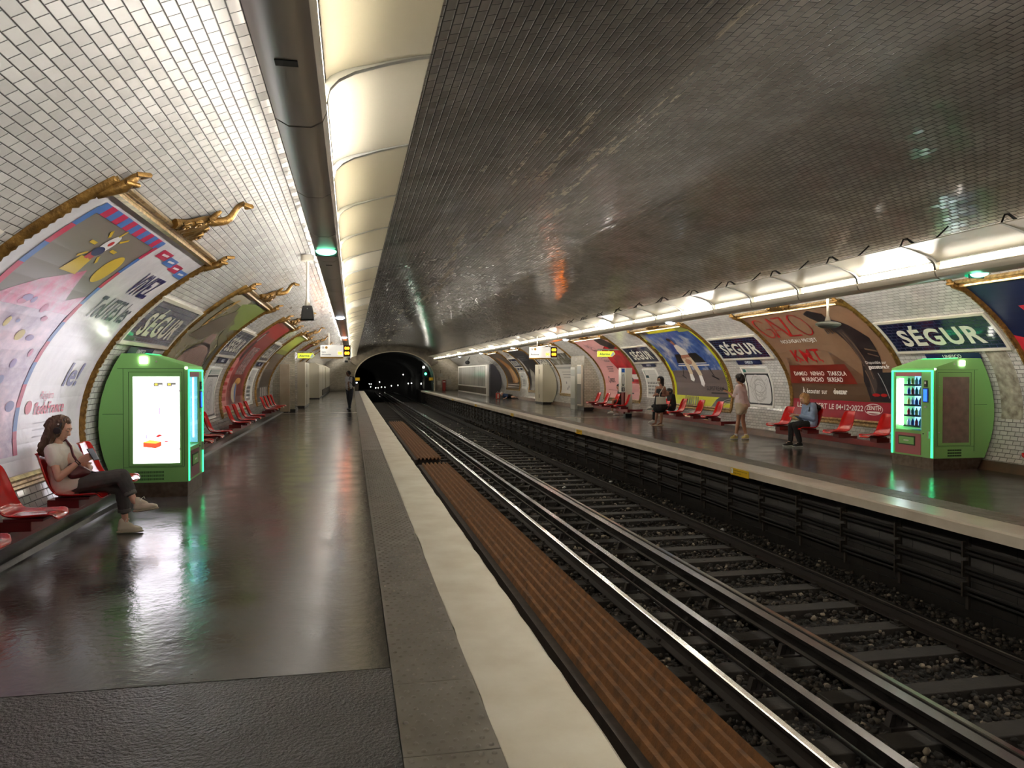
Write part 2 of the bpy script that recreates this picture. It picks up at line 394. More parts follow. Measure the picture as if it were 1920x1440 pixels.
# expansion strips
b = MB(); b.box(-2.9, .2, 32.42, 32.48, 0, .008); b.build('trim_5', M_nose, label='pale joint strip across the near platform floor', kind='structure')
b = MB(); b.box(7.29, 10.2, 27.2, 27.26, 0, .008); b.build('trim_6', M_nose, label='pale joint strip across the far platform floor', kind='structure')
# end wall with tunnel mouth
TX, TH, TZ, TT = 3.95, 3.68, 1.25, 2.42
inner = [(TX - TH, 0), (TX - TH, .6), (TX - TH, TZ)] + [(TX - TH * math.cos(t), TZ + TT * math.sin(t)) for t in np.linspace(0, PI, 31)[1:-1]] + [(TX + TH, TZ), (TX + TH, .6), (TX + TH, 0)]
n = len(inner); outer = []
for i in range(n):
    f = i / (n - 1); a = f * 2 * SMAX
    p = P('L', 0, a, -.1) if a <= SMAX else P('R', 0, 2 * SMAX - a, -.1)
    outer.append((p[0], p[2] if 0 < i < n - 1 else 0))
q = []
for i in range(n - 1):
    for k in range(4):
        def lp(i, t): return (inner[i][0] * (1 - t) + outer[i][0] * t, Y1, inner[i][1] * (1 - t) + outer[i][1] * t)
        pts = [lp(i, k / 4), lp(i + 1, k / 4), lp(i + 1, (k + 1) / 4), lp(i, (k + 1) / 4)]
        q.append((pts, [(p[0], p[2]) for p in pts]))
o = uvmesh('wall_far', q, M_tileend); o['label'] = 'pale tiled end wall around the tunnel mouth'
md = o.modifiers.new('Solidify', 'SOLIDIFY'); md.thickness = .3; md.offset = 0
# concrete lintel and rim
b = MB()
hi = [i for i in range(n) if inner[i][1] > 2.1]
ce = [(p, ) for p in hi]
pi_ = [inner[i] for i in hi]
out_ = []
for p in pi_:
    x = p[0] + (p[0] - TX) * .1; x = max(-.1, min(8.0, x))
    z = VZ + VB * math.sqrt(1 - ((x - VX) / VA) ** 2); out_.append((x, z))
pi_ = [(-.1, 2.62)] + pi_ + [(8.0, 2.62)]; out_ = [(-.1, out_[0][1])] + out_ + [(8.0, out_[-1][1])]
for i in range(len(pi_) - 1):
    b.prism([pi_[i], pi_[i + 1], out_[i + 1], out_[i]], 'y', Y1 - .42, Y1 - .12)
b.build('trim_7', M_concrete, label='grey concrete lintel above the tunnel mouth', kind='structure')
b = MB(); sc = 1.03
o2 = [(TX + (p[0] - TX) * sc, p[1] if p[1] < .1 else TZ + (p[1] - TZ) * sc) for p in inner]
for i in range(n - 1): b.prism([inner[i], inner[i + 1], o2[i + 1], o2[i]], 'y', Y1 - .47, Y1 - .05)
b.build('trim_8', mat('pale_arch_rim', (176, 166, 146), .6), label='pale rim of the tunnel mouth', kind='structure')
# tunnel
b = MB()
def tx(y): return -.0005 * max(0, y - Y1) ** 2 * 1.0
def tz(y): return -.012 * max(0, y - Y1)
ty = np.linspace(Y1 + .1, 190, 24)
ring = [(TX - TH, -1.4)] + [(TX + (p[0] - TX) * 1.0, p[1]) for p in inner] + [(TX + TH, -1.4)]
vs = [(p[0] + tx(y), y, p[1] + tz(y)) for y in ty for p in ring]; rn = len(ring)
fs = [(i * rn + k, i * rn + k + 1, (i + 1) * rn + k + 1, (i + 1) * rn + k) for i in range(len(ty) - 1) for k in range(rn - 1)]
fs.append(tuple((len(ty) - 1) * rn + k for k in range(rn)))
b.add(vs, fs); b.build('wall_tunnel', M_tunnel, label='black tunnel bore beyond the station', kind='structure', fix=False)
b = MB(); b.box(.3, 1.0, Y1, Y1 + 6, -1.3, -.02); b.box(6.5, 7.6, Y1, Y1 + 6, -1.3, -.02)
b.build('trim_9', M_tunnel, label='service walkways leading into the tunnel', kind='structure')
b = MB(); b.box(.6, 7.1, Y0, Y1 + 2, -1.4, -1.2)
b.build('floor_trackbed', M_bed, label='dark track bed between the platforms', kind='structure', smooth=0)
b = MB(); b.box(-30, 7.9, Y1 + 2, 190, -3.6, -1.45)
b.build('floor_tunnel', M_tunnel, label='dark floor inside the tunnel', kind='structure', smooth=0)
# end behind the camera
q = [([(-4, Y0, -1.4), (11.5, Y0, -1.4), (11.5, Y0, 4.6), (-4, Y0, 4.6)], [(-4, 0), (11.5, 0), (11.5, 6), (-4, 6)])]
o = uvmesh('wall_near', q, M_tileend); o['label'] = 'tiled wall closing the station behind the viewer'
md = o.modifiers.new('Solidify', 'SOLIDIFY'); md.thickness = .1; md.offset = 0

# ---------------------------------------------------------------- ballast (nobody could count it)
def rocks():
    t = (1 + 5 ** .5) / 2
    iv = np.array([(-1, t, 0), (1, t, 0), (-1, -t, 0), (1, -t, 0), (0, -1, t), (0, 1, t), (0, -1, -t), (0, 1, -t), (t, 0, -1), (t, 0, 1), (-t, 0, -1), (-t, 0, 1)], float) / 1.9
    fi = np.array([(0, 11, 5), (0, 5, 1), (0, 1, 7), (0, 7, 10), (0, 10, 11), (1, 5, 9), (5, 11, 4), (11, 10, 2), (10, 7, 6), (7, 1, 8), (3, 9, 4), (3, 4, 2), (3, 2, 6), (3, 6, 8), (3, 8, 9), (4, 9, 5), (2, 4, 11), (6, 2, 10), (8, 6, 7), (9, 8, 1)])
    g = np.random.default_rng(5); allp = []
    for y0, y1, dens, sz in ((1.5, 7, 330, .024), (7, 13, 240, .026), (13, 24, 100, .032), (24, 45, 35, .04)):
        nn = int((y1 - y0) * 5.5 * dens)
        allp.append(np.column_stack([g.uniform(1.05, 6.75, nn), g.uniform(y0, y1, nn), np.full(nn, -1.2) + g.uniform(0, .055, nn), sz * g.uniform(.55, 1.45, nn)]))
    p = np.vstack(allp); nn = len(p)
    # mounds between sleepers
    v = iv[None] * (1 + g.uniform(-.28, .28, (nn, 12, 1))) * p[:, 3][:, None, None] * g.uniform(.6, 1.3, (nn, 1, 3))
    a = g.uniform(0, 2 * PI, nn); ca, sa = np.cos(a)[:, None], np.sin(a)[:, None]
    x = v[..., 0] * ca - v[..., 1] * sa; y = v[..., 0] * sa + v[..., 1] * ca
    V = np.stack([x + p[:, 0:1], y + p[:, 1:2], v[..., 2] * .8 + p[:, 2:3] + .02], -1).reshape(-1, 3)
    F = (fi[None] + (np.arange(nn) * 12)[:, None, None]).reshape(-1, 3)
    me = bpy.data.meshes.new('ballast'); me.vertices.add(len(V)); me.vertices.foreach_set('co', V.ravel())
    me.loops.add(F.size); me.loops.foreach_set('vertex_index', F.ravel().astype(np.int32))
    me.polygons.add(len(F)); me.polygons.foreach_set('loop_start', (np.arange(len(F)) * 3).astype(np.int32)); me.polygons.foreach_set('loop_total', np.full(len(F), 3, np.int32))
    mi = np.repeat(g.choice(4, nn, p=[.5, .3, .14, .06]), 20).astype(np.int32); me.polygons.foreach_set('material_index', mi)
    for m in (mat('dark_stone', (32, 28, 24), .85), mat('brown_stone', (50, 41, 33), .85), mat('grey_stone', (78, 70, 60), .8), mat('pale_stone', (128, 116, 100), .8)): me.materials.append(m)
    me.update(); me.validate()
    o = bpy.data.objects.new('ballast', me); C.objects.link(o)
    tag(o, 'dark broken track ballast with a few paler stones between the sleepers', 'ballast', kind='stuff')
rocks()

# ---------------------------------------------------------------- rails, sleepers
RT = -.95
def rail(x, name, label, y1=110):
    r = thing(name, label, 'rail', (x, 0, -1.1))
    prof = [(-.07, 0), (.07, 0), (.07, .012), (.012, .03), (.009, .10), (.034, .118), (.036, .145), (.026, .152), (-.026, .152), (-.036, .145), (-.034, .118), (-.009, .10), (-.012, .03), (-.07, .012)]
    b = MB(); b.prism(prof[:7] + [(.036, .144), (-.036, .144)] + prof[9 + 1:], 'y', Y0, y1); b.build('rail_web', M_railweb, r)
    b = MB(); b.prism([(.033, .144), (.025, .152), (-.025, .152), (-.033, .144)], 'y', Y0, y1); b.build('rail_head', M_railtop, r, label='bright polished running surface')
    return r
rail(1.63, 'running_rail', 'steel running rail tucked under the near platform edge')
rail(3.07, 'running_rail', 'thin bright running rail beside the rusty corrugated covers')
rail(4.40, 'running_rail', 'running rail close behind the broader flat conductor bar')
rail(5.87, 'running_rail', 'dull running rail closest to the cable wall')
def third(x, wid, label, yoff):
    r = thing('conductor_rail', label, 'rail', (x, 0, -1.1))
    b = MB(); h = wid / 2
    b.prism([(-h, .24), (h, .24), (h, .205), (.03, .19), (.02, .12), (h * .8, .10), (h * .8, .085), (-h * .8, .085), (-h * .8, .10), (-.02, .12), (-.03, .19), (-h, .205)], 'y', Y0, 100); b.build('bar', [M_third], r)
    y = 1.2 + yoff; k = 0
    first = None
    while y < 72:
        b = MB()
        if first is None:
            for dx in (-.055, 0, .055): b.prism([(dx - .012 - .03 * (1), -.02), (dx + .012, -.02), (dx + .012, .085), (dx - .012, .085)], 'y', -.03, .03)
            b.box(-.1, .1, -.06, .06, -.08, -.01); b.box(-.06, .06, -.02, .02, 0, .085)
            first = b.build('support_chair', mat('dark_insulator', (34, 29, 26), .55), r); first.location = (0, y, 0)
        else:
            o = first.copy(); C.objects.link(o); o.parent = r; o.location = (0, y, 0)
        y += 1.54 if k < 60 else 3; k += 1
    return r
third(3.42, .085, 'narrow conductor bar on chairs between the two tracks, nearer the rusty covers', 0.2)
third(4.12, .11, 'broad flat conductor bar on chairs, with bluish sheen', 0.9)
def sleeper(x0, x1, lab, grp, rx):
    xm = (x0 + x1) / 2
    t = thing('sleeper', lab, 'sleeper', (xm, 0, -1.24), group=grp)
    b = MB(); b.box(-(x1 - x0) / 2, (x1 - x0) / 2, -.115, .115, 0, .135); b.build('beam', M_wood, t, bevel=.008)
    f = None
    for x in rx:
        b = MB(); b.box(-.12, .12, -.07, .07, 0, .012); b.box(-.1, -.075, -.03, .03, .012, .045); b.box(.075, .1, -.03, .03, .012, .045)
        o = b.build('rail_chair', M_railweb, t); o.location = (x - xm, 0, .135)
    return t
CHY = .77
for (x0, x1, lab, grp, rx) in ((1.2, 3.8, 'grimy timber sleeper under the near track', 'sleepers of the near track', (1.63, 3.07)), (3.86, 6.14, 'grimy timber sleeper under the far track', 'sleepers of the far track', (4.40, 5.87))):
    s0 = sleeper(x0, x1, lab, grp, rx); y = 1.1; i = 0; xm = (x0 + x1) / 2
    while y < Y1:
        jj = RND.uniform(-.02, .02)
        if i == 0: s0.location = (xm, y, -1.24)
        else: dup(s0, (xm + RND.uniform(-.03, .03), y + jj, -1.24))
        y += CHY; i += 1
# corrugated covers
def cover(y0, y1, lab):
    t = thing('corrugated_cover', lab, 'track cover', (2.27, (y0 + y1) / 2, -1.08))
    x0, x1, n = 1.93, 2.62, 6; top = []; p = (x1 - x0) / n
    for i in range(n):
        a = x0 + i * p; top += [(a, -.99), (a + p * .18, -.925), (a + p * .5, -.925), (a + p * .72, -.99)]
    top.append((x1, -.99)); top.append((x1 + .02, -.92))
    prof = top + [(x, z - .014) for x, z in reversed(top)]
    b = MB(); vs = []; fs = []
    m = len(top)
    for y in (y0, y1): vs += [(x, y, z) for x, z in top] + [(x, y, z - .014) for x, z in top]
    for i in range(m - 1):
        fs += [(i, i + 1, 2 * m + i + 1, 2 * m + i), (m + i, 3 * m + i, 3 * m + i + 1, m + i + 1), (i, m + i, m + i + 1, i + 1), (2 * m + i, 2 * m + i + 1, 3 * m + i + 1, 3 * m + i)]
    fs += [(0, 2 * m, 3 * m, m), (m - 1, 2 * m - 1, 4 * m - 1, 3 * m - 1)]
    b.add(vs, fs); b.build('corrugated_plate', M_rust, t, world=True, smooth=20)
    b = MB(); b.box(1.84, 1.93, y0, y1, -1.10, -.985); b.build('flange', M_rustdk, t, world=True)
    b = MB(); b.box(1.95, 2.6, y0 + .1, y1 - .1, -1.10, -1.02); b.build('bearer', M_rustdk, t, world=True)
cover(1.2, 21.9, 'long rusty corrugated cover between the rails, nearer the viewer')
cover(23.2, 41.6, 'rusty corrugated cover beyond the gap, further down the track')
# cable rack on the far wall
t = thing('cable_rack', 'dark cable rack with brackets along the wall below the far platform', 'cable rack', (6.7, 0, -.8))
for z, r in ((-.34, .022), (-.40, .018), (-.56, .024), (-.62, .016), (-.80, .022), (-.86, .014)):
    b = MB(); pts = []
    for i in range(48):
        y = 2 + i * 1.5; pts.append((6.74, y, z - (.012 if i % 2 else 0)))
    b.tube(pts, r, 6); b.build('cable', M_cable, t, world=True)
f = None; y = 3.0
for i in range(64):
    if f is None:
        b = MB(); b.box(6.70, 6.79, -.012, .012, -.46, -.28); b.box(6.70, 6.79, -.012, .012, -.68, -.5); b.box(6.77, 6.80, -.02, .02, -1.05, -.25); b.box(6.70, 6.79, -.012, .012, -.9, -.74)
        f = b.build('bracket', M_bracket, t, world=True)
        f.location = (0, y, 0)
    else:
        o = f.copy(); C.objects.link(o); o.parent = t; o.location = (0, y, 0)
    y += 1.1
# ---------------------------------------------------------------- lighting rows
def gondola(s):
    L = s == 'L'
    t = thing('light_fitting', 'long %s lighting trough with curved reflectors running the length of the %s platform' % ('dark steel' if L else 'cream', 'near' if L else 'far'), 'light fitting', (mx(s, -.26), 0, 2.85))
    def X(x): return mx(s, x)
    prof = [(-.385, 2.94), (-.372, 2.885), (-.31, 2.852), (-.20, 2.852), (-.142, 2.885), (-.12, 2.94), (-.125, 2.975), (-.135, 2.975), (-.15, 2.95), (-.37, 2.95)]
    prof = [(X(x), z) for x, z in prof]
    refl = [(-.125, 3.085), (-.105, 3.107), (-.075, 3.125), (-.04, 3.143), (.04, 3.17), (.115, 3.187), (.195, 3.212), (.28, 3.234), (.345, 3.25), (.405, 3.262)]
    k0, k1 = -12, 43
    firsts = {}
    def put(key, bfun, m, y, lab=None):
        if key not in firsts:
            b = MB(); bfun(b); o = b.build(key, m, t, world=True, label=lab); firsts[key] = o; o.location = (0, y, 0)
        else:
            o = firsts[key].copy(); C.objects.link(o); o.parent = t; o.location = (0, y, 0); CH[t.name].append(o)
    P_ = 1.6
    def casing(b):
        b.prism(prof, 'y', .012, P_ - .012); xs = sorted((X(-.262), X(-.225))); b.box(xs[0], xs[1], .02, P_ - .02, 2.951, 3.07); xs = sorted((X(-.350), X(-.129))); b.box(xs[0], xs[1], .02, P_ - .02, 3.07, 3.078)  # divider and hood are added, unseen, to keep tube light off reflectors and vault
    def joint(b): b.prism([(X(x), z) for x, z in [(-.37, 2.95), (-.36, 2.893), (-.305, 2.864), (-.205, 2.864), (-.152, 2.893), (-.132, 2.95)]], 'y', -.012, .012)
    def reflector(b):
        n = len(refl)
        vs = []
        for y in (.03, P_ - .03):
            vs += [(X(x), y, z) for x, z in refl] + [(X(x), y, z + .012) for x, z in refl]
        fs = []
        for i in range(n - 1):
            fs += [(i, i + 1, 2 * n + i + 1, 2 * n + i), (n + i, 3 * n + i, 3 * n + i + 1, n + i + 1), (i, n + i, n + i + 1, i + 1), (2 * n + i, 2 * n + i + 1, 3 * n + i + 1, 3 * n + i)]
        fs += [(0, 2 * n, 3 * n, n), (n - 1, 2 * n - 1, 4 * n - 1, 3 * n - 1)]
        b.add(vs, fs)
    def rib(b):
        n = len(refl); low = [(-.125, 2.97), (-.105, 3.05), (-.06, 3.10), (.02, 3.145), (.115, 3.177), (.195, 3.205), (.28, 3.228), (.345, 3.246), (.405, 3.258)]
        up = [(-.17, 2.98), (-.19, 3.09), (-.11, 3.14), (.0, 3.175), (.115, 3.2), (.195, 3.226), (.28, 3.248), (.345, 3.264), (.405, 3.276)]
        vs = [(X(x), y, z) for y in (-.022, .022) for x, z in low + up]; m = len(low); fs = []
        for i in range(m - 1):
            fs += [(i, i + 1, m + i + 1, m + i), (2 * m + i, 3 * m + i, 3 * m + i + 1, 2 * m + i + 1), (i, 2 * m + i, 2 * m + i + 1, i + 1), (m + i, m + i + 1, 3 * m + i + 1, 3 * m + i)]
        fs += [(0, m, 3 * m, 2 * m), (m - 1, 3 * m - 1, 4 * m - 1, 2 * m - 1)]
        b.add(vs, fs)
    def lamp(b): b.tube([(X(-.30), .06, 3.0), (X(-.30), P_ - .06, 3.0)], .016, 8)
    def lamp2(b): b.tube([(X(-.148), .08, 3.046), (X(-.148), P_ - .08, 3.046)], .014, 8)
    def lamp3(b): b.tube([(X(-.148), .08, 3.046), (X(-.148), P_ - .08, 3.046)], .012 if L else .009, 8)
    def hanger(b):
        b.tube([(X(.40), 0, 3.27), (X(.36), 0, 3.36), (X(.30), 0, 3.375), (X(.10), 0, 3.26)], .011, 6)
        b.prism([(X(.30), 3.37), (X(.33), 3.375), (X(.08), 3.24), (X(.05), 3.20), (X(.12), 3.215)], 'y', -.01, .01)
        b.tube([(X(.05), 0, 3.23), (X(-.32), 0, 3.56)], .012, 6)
    for k in range(k0, k1):
        y = 4.05 + k * P_
        if y > Y1 - 1.7: break
        put('casing', casing, M_steel if L else M_cream, y)
        put('joint', joint, M_darkjoint, y)
        put('reflector', reflector, M_reflect, y)
        put('rib', rib, M_rib, y)
        put('fluorescent_tube', lamp, M_tube, y)
        put('reflector_tube' if (k % 4) == (0 if L else 3) else 'inner_tube', lamp2 if (k % 4) == (0 if L else 3) else lamp3, M_tube2 if (k % 4) == (0 if L else 3) else (M_tube4 if L else M_tube3), y)
        put('hanger', hanger, M_black, y + (0 if not L else .8))
    if L:
        b = MB(); b.box(-.30, -.21, 3.2, 3.26, 2.848, 2.853); b.build('inspection_slot', M_black, t, world=True)
        b = MB(); b.box(-.29, -.22, 9.1, 9.13, 2.848, 2.853); b.build('inspection_slot', M_black, t, world=True)
gondola('L'); gondola('R')
# bulkhead emergency lamps under the troughs
M_em1 = mat('green_lit_lens', (200, 255, 230), .1, emit=(120, 255, 200), es=1.6)
M_em2 = mat('white_lit_lens', (240, 250, 255), .1, emit=(230, 240, 255), es=3.0)
M_emd = mat('dark_green_lens', (20, 120, 84), .1, emit=(20, 150, 100), es=.5)
def emergency(s, y, green, lab):
    x = mx(s, -.255)
    t = thing('emergency_lamp', lab, 'lamp', (x, y, 2.80), group='bulkhead lamps under the lighting troughs')
    b = MB(); m = 8
    for sgn, y0 in ((1, .008), (-1, -.008)):
        vs = []; 
        for i in range(6):
            r = math.cos(i / 5 * PI / 2); z = -.045 * math.sin(i / 5 * PI / 2)
            vs += [(.105 * r * math.cos(PI * k / 12), sgn * (.008 + .15 * r * math.sin(PI * k / 12)), .052 + z) for k in range(13)]
        fs = [(i * 13 + k, i * 13 + k + 1, (i + 1) * 13 + k + 1, (i + 1) * 13 + k) for i in range(5) for k in range(12)]
        bb = MB(); bb.add(vs, fs); bb.build('lens', (M_emd if sgn > 0 else M_em1) if green else M_em2, t)
    b = MB(); b.box(-.108, .108, -.009, .009, .0, .054); b.build('divider', M_black, t)
for i, y in enumerate((8.1, 17.6, 27.1, 36.6, 46.1, 55.6)):
    for s in 'LR':
        w_ = ['closest', 'second', 'third', 'fourth', 'fifth', 'sixth'][i]
        emergency(s, y + (0 if s == 'L' else .2), i == 0, '%s oval lamp under the %s trough, %s along from the camera end' % ('green lit' if i == 0 else 'small white', 'dark steel' if s == 'L' else 'cream', w_))

# ---------------------------------------------------------------- flat artwork on the curved wall
FONT = {}
def text_mesh(txt, bold=0.0, sp=1.0):
    k = (txt, bold, sp)
    if k not in FONT:
        cu = bpy.data.curves.new('t', 'FONT'); cu.body = txt; cu.size = 1; cu.resolution_u = 3; cu.offset = bold; cu.space_character = sp
        o = bpy.data.objects.new('t', cu); C.objects.link(o); bpy.context.view_layer.update()
        me = bpy.data.meshes.new_from_object(o.evaluated_get(bpy.context.evaluated_depsgraph_get()))
        vs = [tuple(v.co)[:2] for v in me.vertices]; fs = [tuple(p.vertices) for p in me.polygons]
        bpy.data.objects.remove(o); bpy.data.curves.remove(cu); bpy.data.meshes.remove(me)
        x0 = min(v[0] for v in vs); x1 = max(v[0] for v in vs)
        FONT[k] = (vs, fs, x0, x1)
    return FONT[k]
def clean(c): return 'ink_%d_%d_%d' % c
def ink(c, rough=.3):
    nm = 'ink_' + '_'.join(str(v) for v in c) + ('' if rough == .3 else '_r%d' % int(rough * 100)); return mat(nm, c, rough, spec=.25)
class Art:
    """2-D shapes (a to the right, b up) collected per colour, then laid on a surface by fn(a, b, off)"""
    def __init__(s, step=.18): s.bms = []; s.step = step
    def poly(s, pts, m, layer=1): s.bms.append((list(pts), [tuple(range(len(pts)))], m, layer)); return s
    def rect(s, a0, b0, a1, b1, m, layer=1): return s.poly([(a0, b0), (a1, b0), (a1, b1), (a0, b1)], m, layer)
    def oval(s, a, b, ra, rb, m, layer=1, n=24, rot=0):
        c, d = math.cos(rot), math.sin(rot)
        return s.poly([(a + ra * math.cos(2 * PI * i / n) * c - rb * math.sin(2 * PI * i / n) * d, b + ra * math.cos(2 * PI * i / n) * d + rb * math.sin(2 * PI * i / n) * c) for i in range(n)], m, layer)
    def line(s, a0, b0, a1, b1, wd, m, layer=1):
        d = Vector((a1 - a0, b1 - b0)); q = Vector((-d.y, d.x)).normalized() * wd / 2
        return s.poly([(a0 + q.x, b0 + q.y), (a0 - q.x, b0 - q.y), (a1 - q.x, b1 - q.y), (a1 + q.x, b1 + q.y)], m, layer)
    def ring(s, a, b, ra, rb, wd, m, layer=1, n=28, t0=0, t1=2 * PI):
        vs = []; 
        for i in range(n + 1):
            t = t0 + (t1 - t0) * i / n; vs += [(a + ra * math.cos(t), b + rb * math.sin(t)), (a + (ra - wd) * math.cos(t), b + (rb - wd) * math.sin(t))]
        s.bms.append((vs, [(2 * i, 2 * i + 1, 2 * i + 3, 2 * i + 2) for i in range(n)], m, layer)); return s
    def text(s, txt, a, b, h, m, layer=2, w=None, align='l', bold=0.0, rot=0.0, shear=0.0, sp=1.04):
        vs, fs, x0, x1 = text_mesh(txt, bold, sp); k = h / .72; kx = k if w is None else w / (x1 - x0)
        wd = (x1 - x0) * kx; oa = {'l': 0, 'c': -wd / 2, 'r': -wd}[align]; c, d = math.cos(rot), math.sin(rot); out = []
        for x, y in vs:
            X = (x - x0) * kx + oa + shear * y * k; Y = y * k; out.append((a + X * c - Y * d, b + X * d + Y * c))
        s.bms.append((out, fs, m, layer)); return s
    def build(s, name, fn, parent, base=None, world=True, off0=.014, dl=.0022, label=None, cuts=True):
        """base=(a0,b0,a1,b1,material)"""
        mats = []; B = MB()
        if base:
            a0, b0, a1, b1, m = base; mats.append(m)
            B.grid(lambda u, v: fn(a0 + (a1 - a0) * u, b0 + (b1 - b0) * v, off0), 6, 20, 0)
        for vs, fs, m, layer in s.bms:
            if m not in mats: mats.append(m)
            mi = mats.index(m); bm = bmesh.new(); bv = [bm.verts.new((x, y, 0)) for x, y in vs]
            for f in fs:
                try: bm.faces.new([bv[i] for i in f])
                except ValueError: pass
            if cuts:
                bb = [v[1] for v in vs]; lo, hi = min(bb), max(bb); k = math.floor(lo / s.step) + 1
                while k * s.step < hi:
                    bmesh.ops.bisect_plane(bm, geom=bm.verts[:] + bm.edges[:] + bm.faces[:], plane_co=(0, k * s.step, 0), plane_no=(0, 1, 0)); k += 1
            bm.verts.index_update()
            B.add([fn(v.co.x, v.co.y, off0 + dl * layer) for v in bm.verts], [tuple(v.index for v in f.verts) for f in bm.faces], mi); bm.free()
        return B.build(name, mats, parent, world=world, fix=False, smooth=0, label=label)
def wallfn(s, y0, y1, s0):
    if s == 'L': return lambda a, b, off: P(s, y0 + a, s0 + b, off)
    return lambda a, b, off: P(s, y1 - a, s0 + b, off)
def orn(b, c, scale, s, seed):
    """gilded crest: a fan of acanthus scrolls narrowing to a curved horn, lying on the vault, c=(y, arc)"""
    def Q(dy, ds, off): return P(s, c[0] + dy * scale, c[1] + ds * scale, off)
    for i in range(13):
        t = -1 + 2 * i / 12; pts = []; rs = []
        for j in range(7):
            u = j / 6; pts.append(Q(t * (.48 * (1 - u) ** 1.2 + .05) + .05 * math.sin(u * 6 + i), .02 + u * (.62 - .22 * abs(t)), .03 + .05 * math.sin(u * PI) * (1 - .5 * abs(t)))); rs.append(scale * (.06 * (1 - u) + .022))
        b.tube(pts, rs, 6)
    for sg in (-1, 1):
        for (cy, cs, R) in ((.42, .10, .10), (.24, .24, .09), (.12, .42, .07)):
            pts = []; rs = []
            for i in range(16):
                t = i / 15; a = t * 3.4 * PI; rad = R * (1 - t * .85)
                pts.append(Q(sg * (cy + rad * math.cos(a)), cs + rad * math.sin(a), .085 + .03 * t)); rs.append(.024 * scale * (1 - .5 * t))
            b.tube(pts, rs, 6)
    b.tube([Q(.12 * math.sin(t * 2.2),   .4 + t * .6, .07 + .05 * math.sin(t * 5)) for t in np.linspace(0, 1, 10)], [(.07 - .035 * t) * scale for t in np.linspace(0, 1, 10)], 8)
    b.tube([Q(.04, .97, .04), Q(.12, 1.04, .08), Q(.22, .97, .05)], .035 * scale, 6)
def poster(s, y0, y1, label, art, paper, crest=True, z0=.52, z1=3.03, fr=True):
    s0, s1 = S(z0), S(z1)
    t = thing('framed_poster', label, 'poster', (vx(s, z0, .03), (y0 + y1) / 2, z0))
    F = .1
    prof = [(0, .0), (0, .045), (.02, .065), (.045, .06), (.055, .04), (.075, .05), (.09, .03), (.1, .012), (.1, 0)]
    N = 96 if y0 < 22 else 40
    for (ys_, sg) in ((y0, 1), (y1, -1)):
        vs = []; b = MB()
        for i in range(N + 1):
            a = s0 + (s1 - s0) * i / N
            for k_, (dy, off) in enumerate(prof): vs.append(P(s, ys_ + sg * dy, a, off * (1.22 if (i % 2 and 2 < k_ < 7) else 1) - (.012 if i % 12 == 0 else 0)))
        m = len(prof)
        b.add(vs, [(i * m + k, i * m + k + 1, (i + 1) * m + k + 1, (i + 1) * m + k) for i in range(N) for k in range(m - 1)])
        b.add(vs[:m] + vs[-m:], [tuple(range(m)), tuple(range(m, 2 * m))])
        b.build('side_moulding', M_gold, t, world=True, smooth=50, fix=False)
    prof2 = [(0, 0), (0, .05), (.035, .075), (.06, .05), (.065, .03), (.09, .03), (.1, .05), (.125, .05), (.14, .02), (.15, 0)]
    for (aa, sg, nm) in ((s1 - .13, 1, 'top_moulding'), (s0 + .1, -1, 'bottom_moulding')):
        b = MB(); m = len(prof2)
        vs = [P(s, y, aa + sg * d, off) for y in (y0 + .03, y1 - .03) for d, off in prof2]
        b.add(vs, [(k, k + 1, m + k + 1, m + k) for k in range(m - 1)] + [tuple(range(m)), tuple(range(m, 2 * m))]); b.build(nm, M_goldb, t, world=True, smooth=0)
    if crest:
        b = MB(); orn(b, ((y0 + y1) / 2, s1), .68, s, int(y0)); b.build('crest', M_gold, t, world=True, smooth=60)
        for yy in (y0 + .05, y1 - .05):
            b = MB(); b.tube([P(s, yy, s1 - .2, .05), P(s, yy, s1 - .02, .09), P(s, yy + .01, s1 + .1, .06), P(s, yy + .03, s1 + .14, .05)], [.035, .048, .032, .018], 7); b.tube([P(s, yy - .05, s1 + .02, .08), P(s, yy + .02, s1 + .06, .12), P(s, yy + .07, s1, .08)], .02, 6); b.tube([P(s, yy - .03, s1 + .12, .06), P(s, yy + .02, s1 + .18, .09), P(s, yy + .07, s1 + .12, .06)], .02, 6)
            b.build('corner_finial', M_gold, t, world=True, smooth=60)
    W = y1 - y0 - 2 * F + .02; Hh = s1 - s0 - .2
    fn = wallfn(s, y0 + F - .01, y1 - F + .01, s0 + .09)
    A = Art(); art(A, W, Hh); A.build('printed_sheet', fn, t, base=(0, 0, W, Hh, paper))
    return t
